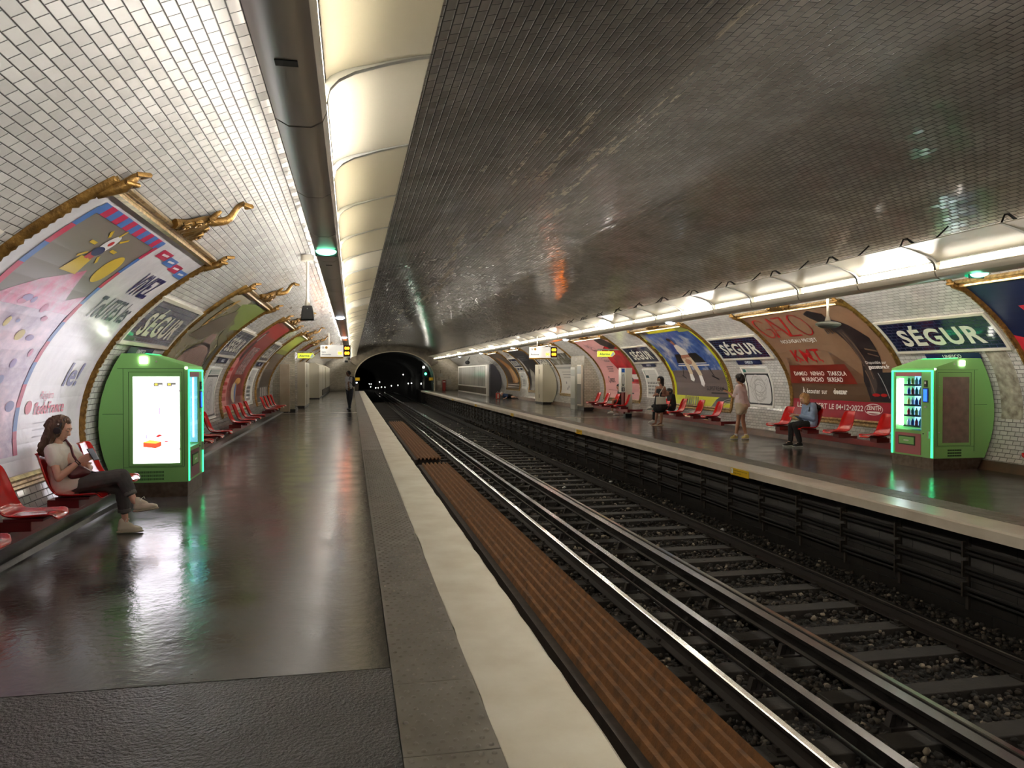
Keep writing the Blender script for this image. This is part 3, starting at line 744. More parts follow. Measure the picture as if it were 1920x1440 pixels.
def sheet_mat(name, rgb, rgb2, scale, rgb3=None, stretch=(1, 1, 1), rough=.22, bump=.004):
    m = bpy.data.materials.new(name); MATS[name] = m; m.use_nodes = True; nt = m.node_tree; bs = nt.nodes['Principled BSDF']
    g = node(nt, 'ShaderNodeNewGeometry'); mp = node(nt, 'ShaderNodeMapping'); mp.inputs['Scale'].default_value = stretch; nt.links.new(g.outputs['Position'], mp.inputs[0])
    n = node(nt, 'ShaderNodeTexNoise', Scale=scale, Detail=5.0, Roughness=.6); nt.links.new(mp.outputs[0], n.inputs['Vector'])
    r = node(nt, 'ShaderNodeValToRGB'); e = r.color_ramp.elements; e[0].position = .36; e[1].position = .64; e[0].color = (*lin(rgb), 1); e[1].color = (*lin(rgb2), 1)
    if rgb3: x = e.new(.5); x.color = (*lin(rgb3), 1)
    nt.links.new(n.outputs['Fac'], r.inputs[0]); nt.links.new(r.outputs[0], bs.inputs['Base Color'])
    n2 = node(nt, 'ShaderNodeTexNoise', Scale=7.0, Detail=3.0); nt.links.new(g.outputs['Position'], n2.inputs['Vector'])
    bp = node(nt, 'ShaderNodeBump', Strength=.6, Distance=bump); nt.links.new(n2.outputs['Fac'], bp.inputs['Height']); nt.links.new(bp.outputs[0], bs.inputs['Normal'])
    bs.inputs['Roughness'].default_value = rough; bs.inputs['Specular IOR Level'].default_value = .35
    return m
K = ink
def art_L1(A, W, H):
    red, blu, tp = K((196, 44, 84)), K((72, 116, 184)), K((126, 116, 108))
    mot = sheet_mat('mottled_pink_print', (146, 118, 152), (226, 190, 212), 2.2, (190, 166, 190), (1, 1, 1.6))
    A.rect(.34, .2, 2.16, 1.75, mot, 1); A.rect(.34, 1.7, 2.16, 2.8, tp, 1)
    A.poly([(.34, 1.7), (2.16, 1.7), (2.1, 1.95), (1.75, 1.85), (1.5, 2.22), (1.2, 2.1), (.9, 2.0), (.6, 1.85)], sheet_mat('pink_streak_print', (206, 86, 132), (196, 150, 176), 4.0), 2)
    n = 13
    for i in range(n):
        a0 = .30 + i * 1.9 / n; A.rect(a0, 2.74, a0 + 1.9 / n, 2.86, blu if i % 2 == 0 else red, 3)
    n = 11
    for i in range(n):
        b0 = .2 + i * 2.6 / n; A.rect(.28, b0, .38, b0 + 2.6 / n, blu if i % 2 == 0 else red, 3); A.rect(2.12, b0, 2.21, b0 + 2.6 / n, red if i % 2 == 0 else blu, 3)
    yl, nv = K((214, 180, 48)), K((34, 34, 92))
    A.oval(1.84, 2.31, .17, .19, yl, 3)
    A.oval(1.24, 2.54, .10, .13, K((232, 232, 232)), 4); A.oval(1.22, 2.44, .11, .06, nv, 5); A.oval(1.25, 2.56, .04, .035, K((200, 40, 40)), 5)
    A.rect(1.12, 2.33, 1.28, 2.42, K((200, 60, 80)), 4); A.poly([(.98, 2.14), (1.36, 2.14), (1.3, 2.34), (1.06, 2.34)], yl, 3)
    for a in range(0, 360, 45):
        c, d = math.cos(math.radians(a)), math.sin(math.radians(a)); A.line(1.22 + .2 * c, 2.5 + .15 * d, 1.22 + .34 * c, 2.5 + .25 * d, .035, yl, 4)
    r = random.Random(6)
    for i in range(26):
        a, b_ = r.uniform(.45, 2.0), r.uniform(.3, 1.9); A.oval(a, b_, r.uniform(.03, .1), r.uniform(.02, .06), [K((214, 130, 170)), K((160, 140, 196)), K((222, 200, 120)), K((130, 130, 180))][i % 4], 3, n=10)
    for i in range(4): A.rect(2.4 + i * .38, 2.68 - i * .035, 2.8 + i * .38, 2.8 - i * .035, red if i % 2 == 0 else blu, 3 + i % 2)
    for i in range(4): A.line(2.48 + i * .38, 2.74 - i * .035, 2.7 + i * .38, 2.75 - i * .035, .03, K((230, 220, 226)), 6)
    A.text('ViVEZ', 2.86, 2.14, .34, nv, 3, w=.78, bold=.02, shear=.1)
    A.text('ToUTES les', 2.5, 1.74, .3, K((70, 72, 92)), 3, w=1.24, bold=.012, shear=.1)
    A.text('le!', 3.16, .88, .28, K((92, 88, 140)), 3, w=.42, bold=.02, shear=.2)
    A.text('Région', 2.66, .74, .09, K((214, 120, 140)), 3); A.text('îledeFrance', 2.56, .58, .13, K((216, 90, 110)), 3, w=.84, bold=.02); A.oval(2.42, .66, .08, .07, K((220, 100, 116)), 3)
    for i in range(3): A.rect(2.6, .48 - i * .07, 3.4, .49 - i * .07, K((170, 168, 176)), 3)
poster('L', 6.03, 10.2, 'wide white poster with red and blue striped border behind the seated person', art_L1, sheet_mat('white_glossy_paper', (204, 202, 206), (226, 224, 226), 1.5, bump=.006))
def art_L2(A, W, H):
    A.rect(0, 2.7, 1.8, H, K((176, 168, 146)), 1); A.poly([(1.5, 2.75), (2.42, 2.9), (W, 2.93), (W, 2.2), (2.9, 2.1), (1.8, 2.55)], K((128, 146, 72)), 2)
    A.poly([(.5, 1.8), (1.2, 2.3), (1.9, 2.6), (2.4, 2.4), (3.0, 2.3), (2.4, 2.0), (1.6, 1.75)], K((98, 88, 72)), 3); A.poly([(2.4, 2.45), (3.4, 2.0), (W, 1.9), (W, 1.6), (2.9, 1.9)], K((112, 110, 78)), 3)
    yl = K((196, 152, 62))
    A.poly([(.7, 2.02), (.86, 2.1), (1.0, 2.8), (.82, 2.76), (.7, 2.5)], yl, 4)
    for i in range(4): A.rect(.76, 2.14 + i * .14, .88, 2.24 + i * .14, K((92, 74, 62)), 5)
    st = sheet_mat('pinkish_ribbed_print', (176, 146, 134), (158, 126, 114), 6.0)
    A.poly([(.8, .9), (.9, 1.28), (1.3, 1.5), (2.1, 1.66), (2.8, 1.62), (3.2, 1.5), (3.45, 1.2), (3.5, .6), (.9, .6)], st, 4); A.poly([(2.0, 1.62), (1.95, 1.82), (2.1, 1.94), (2.5, 1.95), (2.72, 1.86), (2.78, 1.62)], st, 4)
    for p, q_ in zip([(1.1, 1.46), (1.6, 1.62), (2.2, 1.7), (2.8, 1.66), (3.25, 1.52)], [(1.6, 1.62), (2.2, 1.7), (2.8, 1.66), (3.25, 1.52), (3.5, 1.25)]): A.line(*p, *q_, .07, K((58, 50, 48)), 6)
    for i in range(20): A.line(.95 + i * .125, .6, 1.25 + i * .1, 1.5 + .1 * math.sin(i / 6), .03, K((96, 72, 64)), 5)
    for i in range(6): A.line(2.05 + i * .11, 1.66, 2.1 + i * .1, 1.9, .02, K((96, 72, 64)), 5)
    A.poly([(3.45, 0), (W, 0), (W, 1.85), (3.65, 1.7)], K((84, 84, 76)), 5)
poster('L', 13.02, 17.2, 'poster of a green and brown landscape with a ribbed brown shape behind the green kiosk', art_L2, sheet_mat('painted_landscape', (104, 96, 66), (140, 132, 96), 1.4, (118, 112, 80)))
def art_L3(A, W, H):
    A.rect(.0, 0, W, H, K((150, 70, 66)), 1); A.rect(.1, 2.35, W - .1, 2.8, K((170, 60, 58)), 2)
    A.rect(.7, 1.4, 1.1, 2.5, K((38, 38, 42)), 3); A.rect(.8, 2.1, 1.02, 2.4, K((190, 196, 190)), 4)
    A.rect(1.5, .9, 3.0, 1.9, sheet_mat('busy_crowd_print', (70, 50, 54), (200, 176, 168), 9.0, (140, 90, 88)), 3)
    A.rect(0.1, .1, .9, 1.5, K((204, 128, 124)), 3); A.rect(1.3, .15, 3.5, 1.0, K((112, 34, 32)), 4)
    A.oval(2.1, .5, .45, .3, K((206, 190, 160)), 5); A.oval(2.3, .5, .14, .3, K((70, 100, 160)), 6); A.oval(2.5, .8, .5, .1, K((190, 140, 70)), 6)
    for i in range(5): A.rect(.2, .3 + i * .2, .75, .4 + i * .2, K((180, 40, 38)), 4)
    A.rect(0, 0, W, .12, K((186, 40, 38)), 5)
poster('L', 20.1, 24.3, 'red and pink poster with small picture panels above the row of four seats', art_L3, K((160, 84, 78)))
def art_L4(A, W, H):
    A.rect(0, 1.9, W, H, K((134, 140, 62)), 1); A.rect(.5, 2.1, W - .5, 2.9, K((176, 186, 86)), 2); A.rect(0, 0, W, 1.2, K((64, 54, 48)), 1)
    A.rect(.3, .5, .9, 1.5, K((150, 140, 130)), 3)
    for i in range(4): A.rect(1.3 + i * .6, .2, 1.6 + i * .6, .5, K((190, 184, 176)), 3)
poster('L', 27.2, 31.4, 'dim green and brown poster beside the tiled pillar', art_L4, sheet_mat('dim_brown_print', (84, 72, 62), (120, 104, 92), 4.0))
def art_gen(c1, c2, c3):
    def f(A, W, H):
        A.rect(0, H * .55, W, H, K(c1), 1); A.rect(W * .2, H * .1, W * .8, H * .5, K(c2), 2); A.rect(W * .1, H * .62, W * .5, H * .85, K(c3), 3)
    return f
poster('L', 34.85, 37.2, 'poster with red and grey bands half hidden by the tiled pillar', art_gen((130, 62, 56), (168, 160, 150), (90, 84, 80)), K((150, 140, 132)))
poster('L', 41.5, 45.7, 'far poster in rust red and cream beyond the cabinets', art_gen((186, 176, 160), (140, 66, 58), (70, 62, 60)), K((160, 150, 140)), crest=True)
def art_R1(A, W, H):
    rd = K((206, 48, 64)); A.poly([(0, 1.75), (1.4, 1.25), (W, 1.0), (W, 0), (0, 0)], rd, 1)
    A.poly([(.52, 2.34), (2.6, 2.44), (2.6, 2.06), (.6, 1.96)], rd, 2)
    A.text('Achetez', .72, 2.08, .24, K((242, 240, 240)), 3, w=1.5, bold=.025); A.text("c'est", .6, 1.66, .24, K((242, 240, 240)), 3, w=.8, bold=.025)
    A.rect(1.5, .3, 2.6, 1.45, K((36, 52, 90)), 3); A.oval(1.8, 1.15, .2, .2, K((16, 18, 28)), 4); A.ring(1.8, 1.15, .2, .2, .03, K((80, 96, 130)), 5)
poster('R', 6.0, 10.28, 'navy and red poster with large white lettering at the edge of the view', art_R1, K((24, 32, 66)))
def art_R2(A, W, H):
    rd = K((164, 22, 24)); wh = K((232, 228, 220)); g1, g2, g3 = K((86, 64, 46)), K((98, 72, 54)), K((112, 36, 26))
    A.rect(0, 0, W, .40, K((142, 22, 42)), 1); A.rect(0, .40, W, .8, g1, 1)
    A.poly([(.22, .8), (.24, 1.5), (.75, 1.24), (2.0, 1.24), (2.04, 1.6), (2.85, .92), (3.0, .8)], g2, 1)
    A.poly([(0, .78), (2.55, .78), (2.35, 1.25), (.2, 1.25)], g3, 2)
    def stroke(pts, wd, l=4):
        for p, q_ in zip(pts, pts[1:]): A.line(*p, *q_, wd, rd, l)
    A.ring(.42, 2.44, .25, .34, .03, rd, 4, t0=.6, t1=2 * PI - .35); A.ring(.40, 2.44, .25, .34, .045, rd, 5, t0=2, t1=4.3); A.line(.46, 2.4, .68, 2.4, .03, rd, 5); A.line(.64, 2.42, .64, 2.1, .04, rd, 4)
    stroke([(.68, 2.1), (.93, 2.78)], .04); stroke([(.93, 2.78), (1.16, 2.1)], .07); A.line(.8, 2.34, 1.06, 2.34, .025, rd, 5)
    stroke([(1.14, 2.76), (1.5, 2.76)], .04); stroke([(1.48, 2.75), (1.2, 2.12)], .07); stroke([(1.18, 2.12), (1.62, 2.12)], .04, 5); A.ring(1.93, 2.45, .27, .36, .03, rd, 4); A.ring(1.91, 2.45, .27, .36, .045, rd, 5, t0=2, t1=4.3)
    A.text('NOUVEAU PROJET', 1.27, 1.9, .11, wh, 3, w=1.42, align='c', bold=.015)
    A.text('KMT', 1.17, 1.36, .34, rd, 3, w=1.1, align='c', bold=.012, shear=-.0)
    for a_ in (.72, 1.0, 1.36, 1.6): A.poly([(a_, 1.38), (a_ + .09, 1.38), (a_ + .045, 1.29)], rd, 3)
    A.text('DAMSO   NINHO   TIAKOLA', 1.28, .98, .105, wh, 4, w=2.0, align='c', bold=.018)
    A.text('M HUNCHO   SKREAD', 1.31, .83, .105, wh, 4, w=1.56, align='c', bold=.018)
    A.text('À écouter sur', .44, .54, .12, wh, 3, w=.98, bold=.015); A.text('deezer', 1.65, .55, .12, wh, 3, w=.5, bold=.05)
    A.text('LE CONCERT LE 04•12•2022', .2, .2, .12, wh, 3, w=2.46, bold=.02)
    A.text('ZENITH', 2.76, .24, .09, wh, 3, w=.46, bold=.02); A.ring(2.99, .25, .29, .12, .014, wh, 3); A.rect(2.8, .17, 3.2, .21, wh, 3)
    dk = K((40, 34, 35)); dk2 = K((66, 56, 52)); br = K((104, 84, 68))
    A.poly([(2.42, 2.76), (2.7, 2.86), (3.0, 2.7), (3.1, 2.4), (2.9, 2.3), (2.6, 2.5), (2.5, 2.6)], K((30, 26, 27)), 3)
    A.poly([(2.75, 2.4), (3.1, 2.5), (3.4, 2.3), (3.68, 1.9), (3.6, 1.4), (3.4, .9), (3.3, .42), (2.9, .42), (2.78, .85), (2.95, 1.3), (2.92, 1.75), (2.86, 2.0)], dk, 3)
    A.poly([(2.9, 2.15), (3.12, 2.2), (3.1, 1.5), (3.2, .8), (3.05, .5), (2.95, .6), (3.0, 1.3)], dk2, 4); A.line(3.3, 1.62, 3.62, 1.55, .04, br, 5); A.line(3.3, 1.5, 3.58, 1.42, .03, br, 5)
    A.line(2.95, 2.1, 2.98, 1.2, .025, br, 5); A.line(3.05, 2.1, 3.12, .9, .03, br, 5); A.line(2.95, 1.1, 3.05, .6, .03, br, 5)
    for i in range(5): A.line(2.58 + i * .07, 2.3 - abs(i - 2) * .03, 2.55 + i * .08, 2.08 + .03 * (i % 2), .04, K((30, 26, 27)), 4)
    A.text('Disponible sur', 3.08, 1.25, .07, wh, 6, w=.62); A.text('gazostore.fr', 3.1, 1.14, .085, wh, 6, w=.64, bold=.03)
    A.rect(3.3, .42, W, 1.05, K((30, 32, 36)), 6); A.line(3.32, 1.04, 3.5, .5, .02, K((160, 160, 160)), 7); A.oval(3.1, .56, .12, .035, K((160, 24, 28)), 7); A.oval(3.34, .56, .1, .035, K((160, 24, 28)), 7)
poster('R', 13.07, 17.24, 'brown concert poster with tall red lettering and a bent hooded figure', art_R2, sheet_mat('warm_brown_print', (126, 98, 76), (142, 112, 88), .6))
def art_R3(A, W, H):
    ye = K((206, 206, 28)); bk = K((20, 20, 20)); ol = K((120, 112, 30))
    sky = sheet_mat('cloudy_blue_print', (36, 64, 132), (184, 186, 194), 1.3, (70, 98, 156))
    A.rect(.16, 1.14, 3.74, 2.78, sky, 1); A.rect(.18, .3, 3.76, 1.16, K((102, 90, 88)), 1)
    for i in range(5): A.line(.5 + i * .75, 1.16, .4 + i * .78, 2.76, .02, K((50, 62, 96)), 2)
    A.rect(0, 2.78, .92, H, bk, 2); A.rect(.3, 2.62, .42, H, ol, 3); A.rect(.92, 2.8, 3.1, H, ye, 2); A.rect(3.1, 2.7, W, H, K((140, 146, 70)), 2)
    for i in range(4): A.rect(.02, 1.5 + i * .36, .12, 1.72 + i * .36, bk, 3)
    A.rect(.86, 0, .92, .3, bk, 3)
    for i in range(6): A.rect(1.0 + i * .15, 0, 1.06 + i * .15, .28, bk, 3)
    A.poly([(2.75, 0), (3.0, .22), (3.23, .3), (W, .32), (W, 0)], bk, 3); A.poly([(3.4, 0), (3.5, .12), (W, .18), (W, 0)], ye, 4)
    for k in (.0, .1, .2): A.ring(W, -.1, .75 - k, .38 - k * .6, .02, K((130, 130, 130)), 5, t0=PI / 2, t1=PI)
    A.poly([(1.2, 1.76), (2.75, 1.78), (3.0, 1.42), (.95, 1.42)], bk, 3); A.rect(.9, 1.30, 3.1, 1.34, K((210, 210, 206)), 4); A.rect(1.0, 1.38, 3.0, 1.41, K((190, 190, 190)), 4)
    A.line(1.2, 1.32, .95, .95, .04, bk, 3); A.line(2.9, 1.32, 3.1, .95, .04, bk, 3); A.line(.85, .98, 1.1, .86, .05, bk, 3); A.line(2.95, .96, 3.35, .84, .05, bk, 3)
    ski = K((164, 108, 84)); cr = K((206, 188, 160)); wt = K((226, 218, 208))
    A.oval(1.83, 2.3, .11, .17, ski, 5); A.oval(1.77, 2.4, .11, .09, K((40, 28, 24)), 6)
    A.poly([(1.72, 2.14), (1.98, 2.18), (2.22, 1.92), (2.16, 1.62), (1.62, 1.62), (1.6, 1.9)], wt, 5); A.poly([(1.5, 1.62), (1.62, 1.72), (2.16, 1.74), (2.2, 1.6), (1.62, 1.54)], ski, 6)
    A.poly([(1.5, 1.6), (1.78, 1.6), (1.72, 1.02), (1.46, 1.02)], cr, 6); A.poly([(1.82, 1.64), (2.2, 1.64), (2.34, .98), (2.08, .96)], cr, 6); A.oval(1.85, 1.46, .22, .1, K((170, 124, 100)), 7)
    A.poly([(1.46, 1.02), (1.68, 1.02), (1.72, .84), (1.62, .76), (1.42, .82)], K((240, 238, 234)), 7); A.poly([(2.08, .97), (2.3, .97), (2.36, .7), (2.26, .6), (2.1, .66)], K((240, 238, 234)), 7)
    A.text('SLIPSTREAM', 2.4, .5, .13, K((44, 40, 40)), 3, w=1.12, bold=.02); A.rect(2.7, .4, 3.7, .44, bk, 3)
    A.text('FOREVER. FASTER.', W - .06, .45, .10, bk, 3, w=.95, rot=PI / 2, bold=.02)
poster('R', 20.2, 24.33, 'yellow bordered poster of a figure seated on a bench under a blue sky', art_R3, K((200, 200, 30)))
def art_R4(A, W, H):
    bk = K((40, 34, 38)); rd = sheet_mat('red_fabric_print', (150, 22, 30), (206, 40, 48), 2.0)
    A.poly([(2.3, 0.62), (W, .62), (W, 2.3), (3.2, 2.55), (2.0, 2.2), (1.9, 1.6), (2.2, 1.2)], rd, 1)
    A.poly([(2.6, H), (3.6, H - .05), (W, 2.4), (3.4, 2.2), (2.6, 2.55)], K((38, 24, 26)), 2)
    A.text('[ Je ]', .7, 2.5, .2, bk, 2, w=.5, rot=-.1); A.ring(1.25, 2.25, .28, .2, .015, bk, 2); A.text('veux', 1.05, 2.18, .16, bk, 2)
    A.text('chercher', 1.0, 1.9, .17, bk, 2, w=.8, rot=-.12); A.ring(1.5, 1.72, .5, .12, .012, bk, 2); A.text('mieux', 1.2, 1.6, .17, bk, 2, w=.6)
    for i in range(3): A.rect(.95, 1.33 - i * .1, 1.75 - i * .1, 1.36 - i * .1, bk, 2)
    A.text('Qwant', .55, .66, .26, bk, 2, w=.78, bold=.02); A.rect(.4, .32, 1.9, .335, K((150, 90, 90)), 2)
    A.rect(2.9, .22, 3.4, .26, bk, 2); A.rect(2.2, .8, W, 1.0, K((228, 220, 214)), 3); A.oval(3.4, .78, .1, .09, K((50, 40, 44)), 4)
poster('R', 27.3, 31.55, 'pink and red search poster behind the help point column', art_R4, K((218, 160, 158)))
def art_R5(A, W, H):
    A.rect(.1, 1.55, W, 2.3, sheet_mat('city_photo_print', (46, 42, 36), (150, 150, 146), 4.0, (86, 82, 72)), 1)
    for i in range(3): A.rect(.4, 2.5 + i * .12, 2.0, 2.53 + i * .12, K((120, 112, 108)), 2)
    A.rect(0, 1.3, W, 1.42, K((150, 150, 146)), 2)
    for i in range(3): A.rect(.7, 1.1 - i * .14, 3.2, 1.13 - i * .14, K((110, 108, 104)), 2)
    for a, b_ in ((1.0, .55), (1.4, .35), (1.2, .25), (2.2, .45)): A.oval(a, b_, .07, .07, K((90, 90, 100)), 2)
poster('R', 34.45, 38.65, 'white poster with a dark photograph strip beside the tiled pillar', art_R5, K((196, 192, 184)))
def art_R6(A, W, H):
    for i in range(3): A.rect(1.0, 2.3 - i * .15, 2.6, 2.36 - i * .15, K((110, 108, 106)), 2)
    A.rect(.2, 1.2, .6, 2.2, K((170, 166, 160)), 2); A.poly([(.5, 0), (1.6, 0), (1.8, 1.1), (1.3, 1.4), (.7, .9)], K((140, 134, 124)), 2); A.poly([(1.4, 0), (2.3, 0), (2.4, .9), (1.9, 1.2)], K((30, 28, 28)), 3)
poster('R', 41.75, 45.95, 'black poster with grey figure behind the beige cabinet', art_R6, K((40, 38, 42)))
def art_R7(A, W, H):
    og = K((150, 98, 48)); 
    A.poly([(1.8, .4), (3.4, .4), (3.0, 1.6), (1.5, 2.5), (.9, 2.4), (1.6, 1.5)], og, 2); A.poly([(2.6, .4), (3.7, .5), (3.2, 1.2), (2.5, 1.6)], K((186, 140, 84)), 3)
    for i in range(5): A.line(2.1 + i * .25, .5, 1.9 + i * .2, 1.4, .05, K((220, 206, 180)), 4)
    A.rect(.1, .25, W - .1, .3, K((200, 196, 186)), 3); A.rect(.1, .1, W - .1, .14, K((200, 196, 186)), 3)
poster('R', 48.55, 52.75, 'dark poster streaked with orange, close to the end of the far platform', art_R7, K((70, 60, 52)))

# station name signs
def nameboard(s, y0, y1, label, plate=True, txt='SÉGUR'):
    s0, s1 = S(2.035), S(2.545)
    t = thing('station_sign', label, 'sign', (vx(s, 2.03, .03), (y0 + y1) / 2, 2.03), group='enamel station name signs')
    W = y1 - y0; H = s1 - s0; fn = wallfn(s, y0, y1, s0)
    q = []; N = 8
    me_q = []
    for i in range(N):
        b0 = H * i / N; b1 = H * (i + 1) / N
        me_q.append(([fn(0, b0, .03), fn(W, b0, .03), fn(W, b1, .03), fn(0, b1, .03)], [(0, b0), (W, b0), (W, b1), (0, b1)]))
    o = uvmesh('enamel_panel', me_q, M_nav, kind=None); o.parent = t; CH.setdefault(t.name, []).append(o)
    o.data.transform(Matrix.Translation(-t.location))
    b = MB(); r = .055
    def slabp(a0, b0, a1, b1, n=8):
        for i in range(n):
            c0 = b0 + (b1 - b0) * i / n; c1 = b0 + (b1 - b0) * (i + 1) / n
            b.add([fn(a0, c0, 0), fn(a1, c0, 0), fn(a1, c1, 0), fn(a0, c1, 0), fn(a0, c0, .045), fn(a1, c0, .045), fn(a1, c1, .045), fn(a0, c1, .045)],
                  [(4, 5, 6, 7), (0, 1, 5, 4), (1, 2, 6, 5), (2, 3, 7, 6), (3, 0, 4, 7)])
    slabp(-r, 0, 0, H); slabp(W, 0, W + r, H); slabp(-r, -r, W + r, 0, 1); slabp(-r, H, W + r, H + r, 1)
    b.build('tile_border', mat('cream_border_tile', (222, 216, 200), .2), t, world=True)
    A = Art(.09); hh = H * .54
    A.text(txt, W / 2, H * .18, hh, mat('cream_letter', (226, 222, 206), .2), 1, w=W * .76, align='c', bold=.032, sp=1.14)
    A.build('lettering', fn, t, off0=.032)
    if plate:
        s2 = S(1.86); h2 = .13; wd = 1.25; f2 = wallfn(s, (y0 + y1) / 2 - wd / 2 - .3 * 0, (y0 + y1) / 2 + wd / 2, s2)
        p = thing('name_plate', 'UNESCO plate below the ' + label, 'sign', (vx(s, 1.86, .03), (y0 + y1) / 2, 1.86), group='small navy plates under the station signs')
        A = Art(.09); A.text('UNESCO', wd / 2, .03, .075, K((230, 230, 226)), 1, w=.42, align='c', bold=.02); A.build('plate', f2, p, base=(0, 0, wd, h2, mat('navy_plate', (18, 30, 72), .25)), off0=.03)
nameboard('L', 3.25, 5.72, 'SÉGUR sign beside the wide white poster, cut by the picture edge', plate=False)
nameboard('L', 10.4, 12.85, 'SÉGUR sign above the kiosk with the bright screen')
nameboard('L', 17.4, 19.9, 'SÉGUR sign between the landscape poster and the red poster')
nameboard('L', 24.55, 27.0, 'SÉGUR sign between the red poster and the green poster')
nameboard('R', 10.42, 12.93, 'SÉGUR sign above the kiosk with the drinks window')
nameboard('R', 17.5, 20.02, 'SÉGUR sign between the concert poster and the yellow poster')
nameboard('R', 24.6, 27.05, 'SÉGUR sign between the yellow poster and the pink poster')
nameboard('R', 38.9, 41.5, 'SÉGUR sign above the beige cabinet', plate=False)
nameboard('R', 46.1, 48.45, 'SÉGUR sign between the black and the orange streaked posters')
# framed maps
def map_board(s, y0, y1, z0, z1, label, kind):
    s0, s1 = S(z0), S(z1); W = y1 - y0; H = s1 - s0; fn = wallfn(s, y0, y1, s0)
    t = thing('map_board', label, 'map', (vx(s, z0, .03), (y0 + y1) / 2, z0)); A = Art(.12); bk = K((24, 26, 30)); gy = K((150, 148, 146))
    if kind == 'metro':
        A.rect(.03, .03, W - .03, H - .16, bk, 1)
        n = 10; pts = []
        for cx, cy, a0 in ((W - .18, .17, -PI / 2), (W - .18, H - .3, 0), (.18, H - .3, PI / 2), (.18, .17, PI)):
            pts += [(cx + .1 * math.cos(a0 + PI / 2 * i / 6), cy + .1 * math.sin(a0 + PI / 2 * i / 6)) for i in range(7)]
        A.poly(pts, K((206, 204, 202)), 2)
        r = random.Random(4)
        for i in range(9): A.ring(W / 2 + r.uniform(-.06, .06), H * .46 + r.uniform(-.08, .08), r.uniform(.1, .42), r.uniform(.12, .4), .01, gy, 3)
        for i in range(14):
            a, b_ = r.uniform(.2, W - .2), r.uniform(.2, H - .35); A.line(a, b_, min(W - .15, max(.15, a + r.uniform(-.3, .3))), min(H - .3, max(.15, b_ + r.uniform(-.3, .3))), .01, gy, 3)
        A.rect(.05, H - .13, .2, H - .03, K((40, 110, 96)), 2)
        for i in range(3): A.rect(.28, H - .05 - i * .03, W - .1, H - .04 - i * .03, K((120, 150, 140)), 2)
    else:
        A.rect(.08, H * .68, .36, H * .78, K((40, 70, 76)), 2); A.rect(.05, H * .8, .1, H * .95, K((40, 110, 90)), 2)
        for i in range(9): A.rect(.42, H * .94 - i * .05, W - .1, H * .95 - i * .05, gy, 2)
        for i in range(4):
            for j in range(6): A.rect(.1 + j * .15, .12 + i * .12, .2 + j * .15, .19 + i * .12, K((110, 110, 108)), 2)
    A.build('printed_map', fn, t, base=(0, 0, W, H, K((210, 208, 202))), off0=.025)
    b = MB()
    for (a0, b0, a1, b1, n) in ((-.03, -.03, W + .03, 0, 1), (-.03, H, W + .03, H + .03, 1), (-.03, 0, 0, H, 10), (W, 0, W + .03, H, 10)):
        for i in range(n):
            c0 = b0 + (b1 - b0) * i / n; c1 = b0 + (b1 - b0) * (i + 1) / n
            b.add([fn(a0, c0, 0), fn(a1, c0, 0), fn(a1, c1, 0), fn(a0, c1, 0), fn(a0, c0, .04), fn(a1, c0, .04), fn(a1, c1, .04), fn(a0, c1, .04)], [(4, 5, 6, 7), (0, 1, 5, 4), (1, 2, 6, 5), (2, 3, 7, 6), (3, 0, 4, 7)])
    b.build('frame', M_white, t, world=True)
map_board('R', 18.05, 19.35, .75, 1.76, 'black bordered network map behind the standing person in pale shorts', 'metro')
map_board('R', 25.45, 26.65, .76, 1.76, 'white notice board with small pictures behind the person in black', 'text')
map_board('L', 17.75, 19.2, .6, 1.72, 'grey map board on the near wall past the green kiosk', 'metro')
map_board('L', 24.8, 26.2, .66, 1.74, 'tall pale map board between the red and the green posters', 'text')
map_board('R', 46.5, 47.9, .7, 1.7, 'faded map board far along the opposite platform', 'text')
b = MB(); b.box(-.002, .002, 0, 1, 0, 1)
# bare strip of removed tiles behind the right kiosk
q = []
for i in range(10):
    a0 = S(.85) + (S(2.0) - S(.85)) * i / 10; a1 = S(.85) + (S(2.0) - S(.85)) * (i + 1) / 10
    q.append(([P('R', 10.52, a0, .006), P('R', 10.95, a0, .006), P('R', 10.95, a1, .006), P('R', 10.52, a1, .006)], [(0, a0), (.4, a0), (.4, a1), (0, a1)]))
o = uvmesh('trim_10', q, mat('torn_grey_mortar', (92, 84, 70), .8, bump=(14, 1, .02), var=(9, .1, (196, 190, 172)))); o['label'] = 'strip of bare mortar where tiles are missing beside the kiosk'
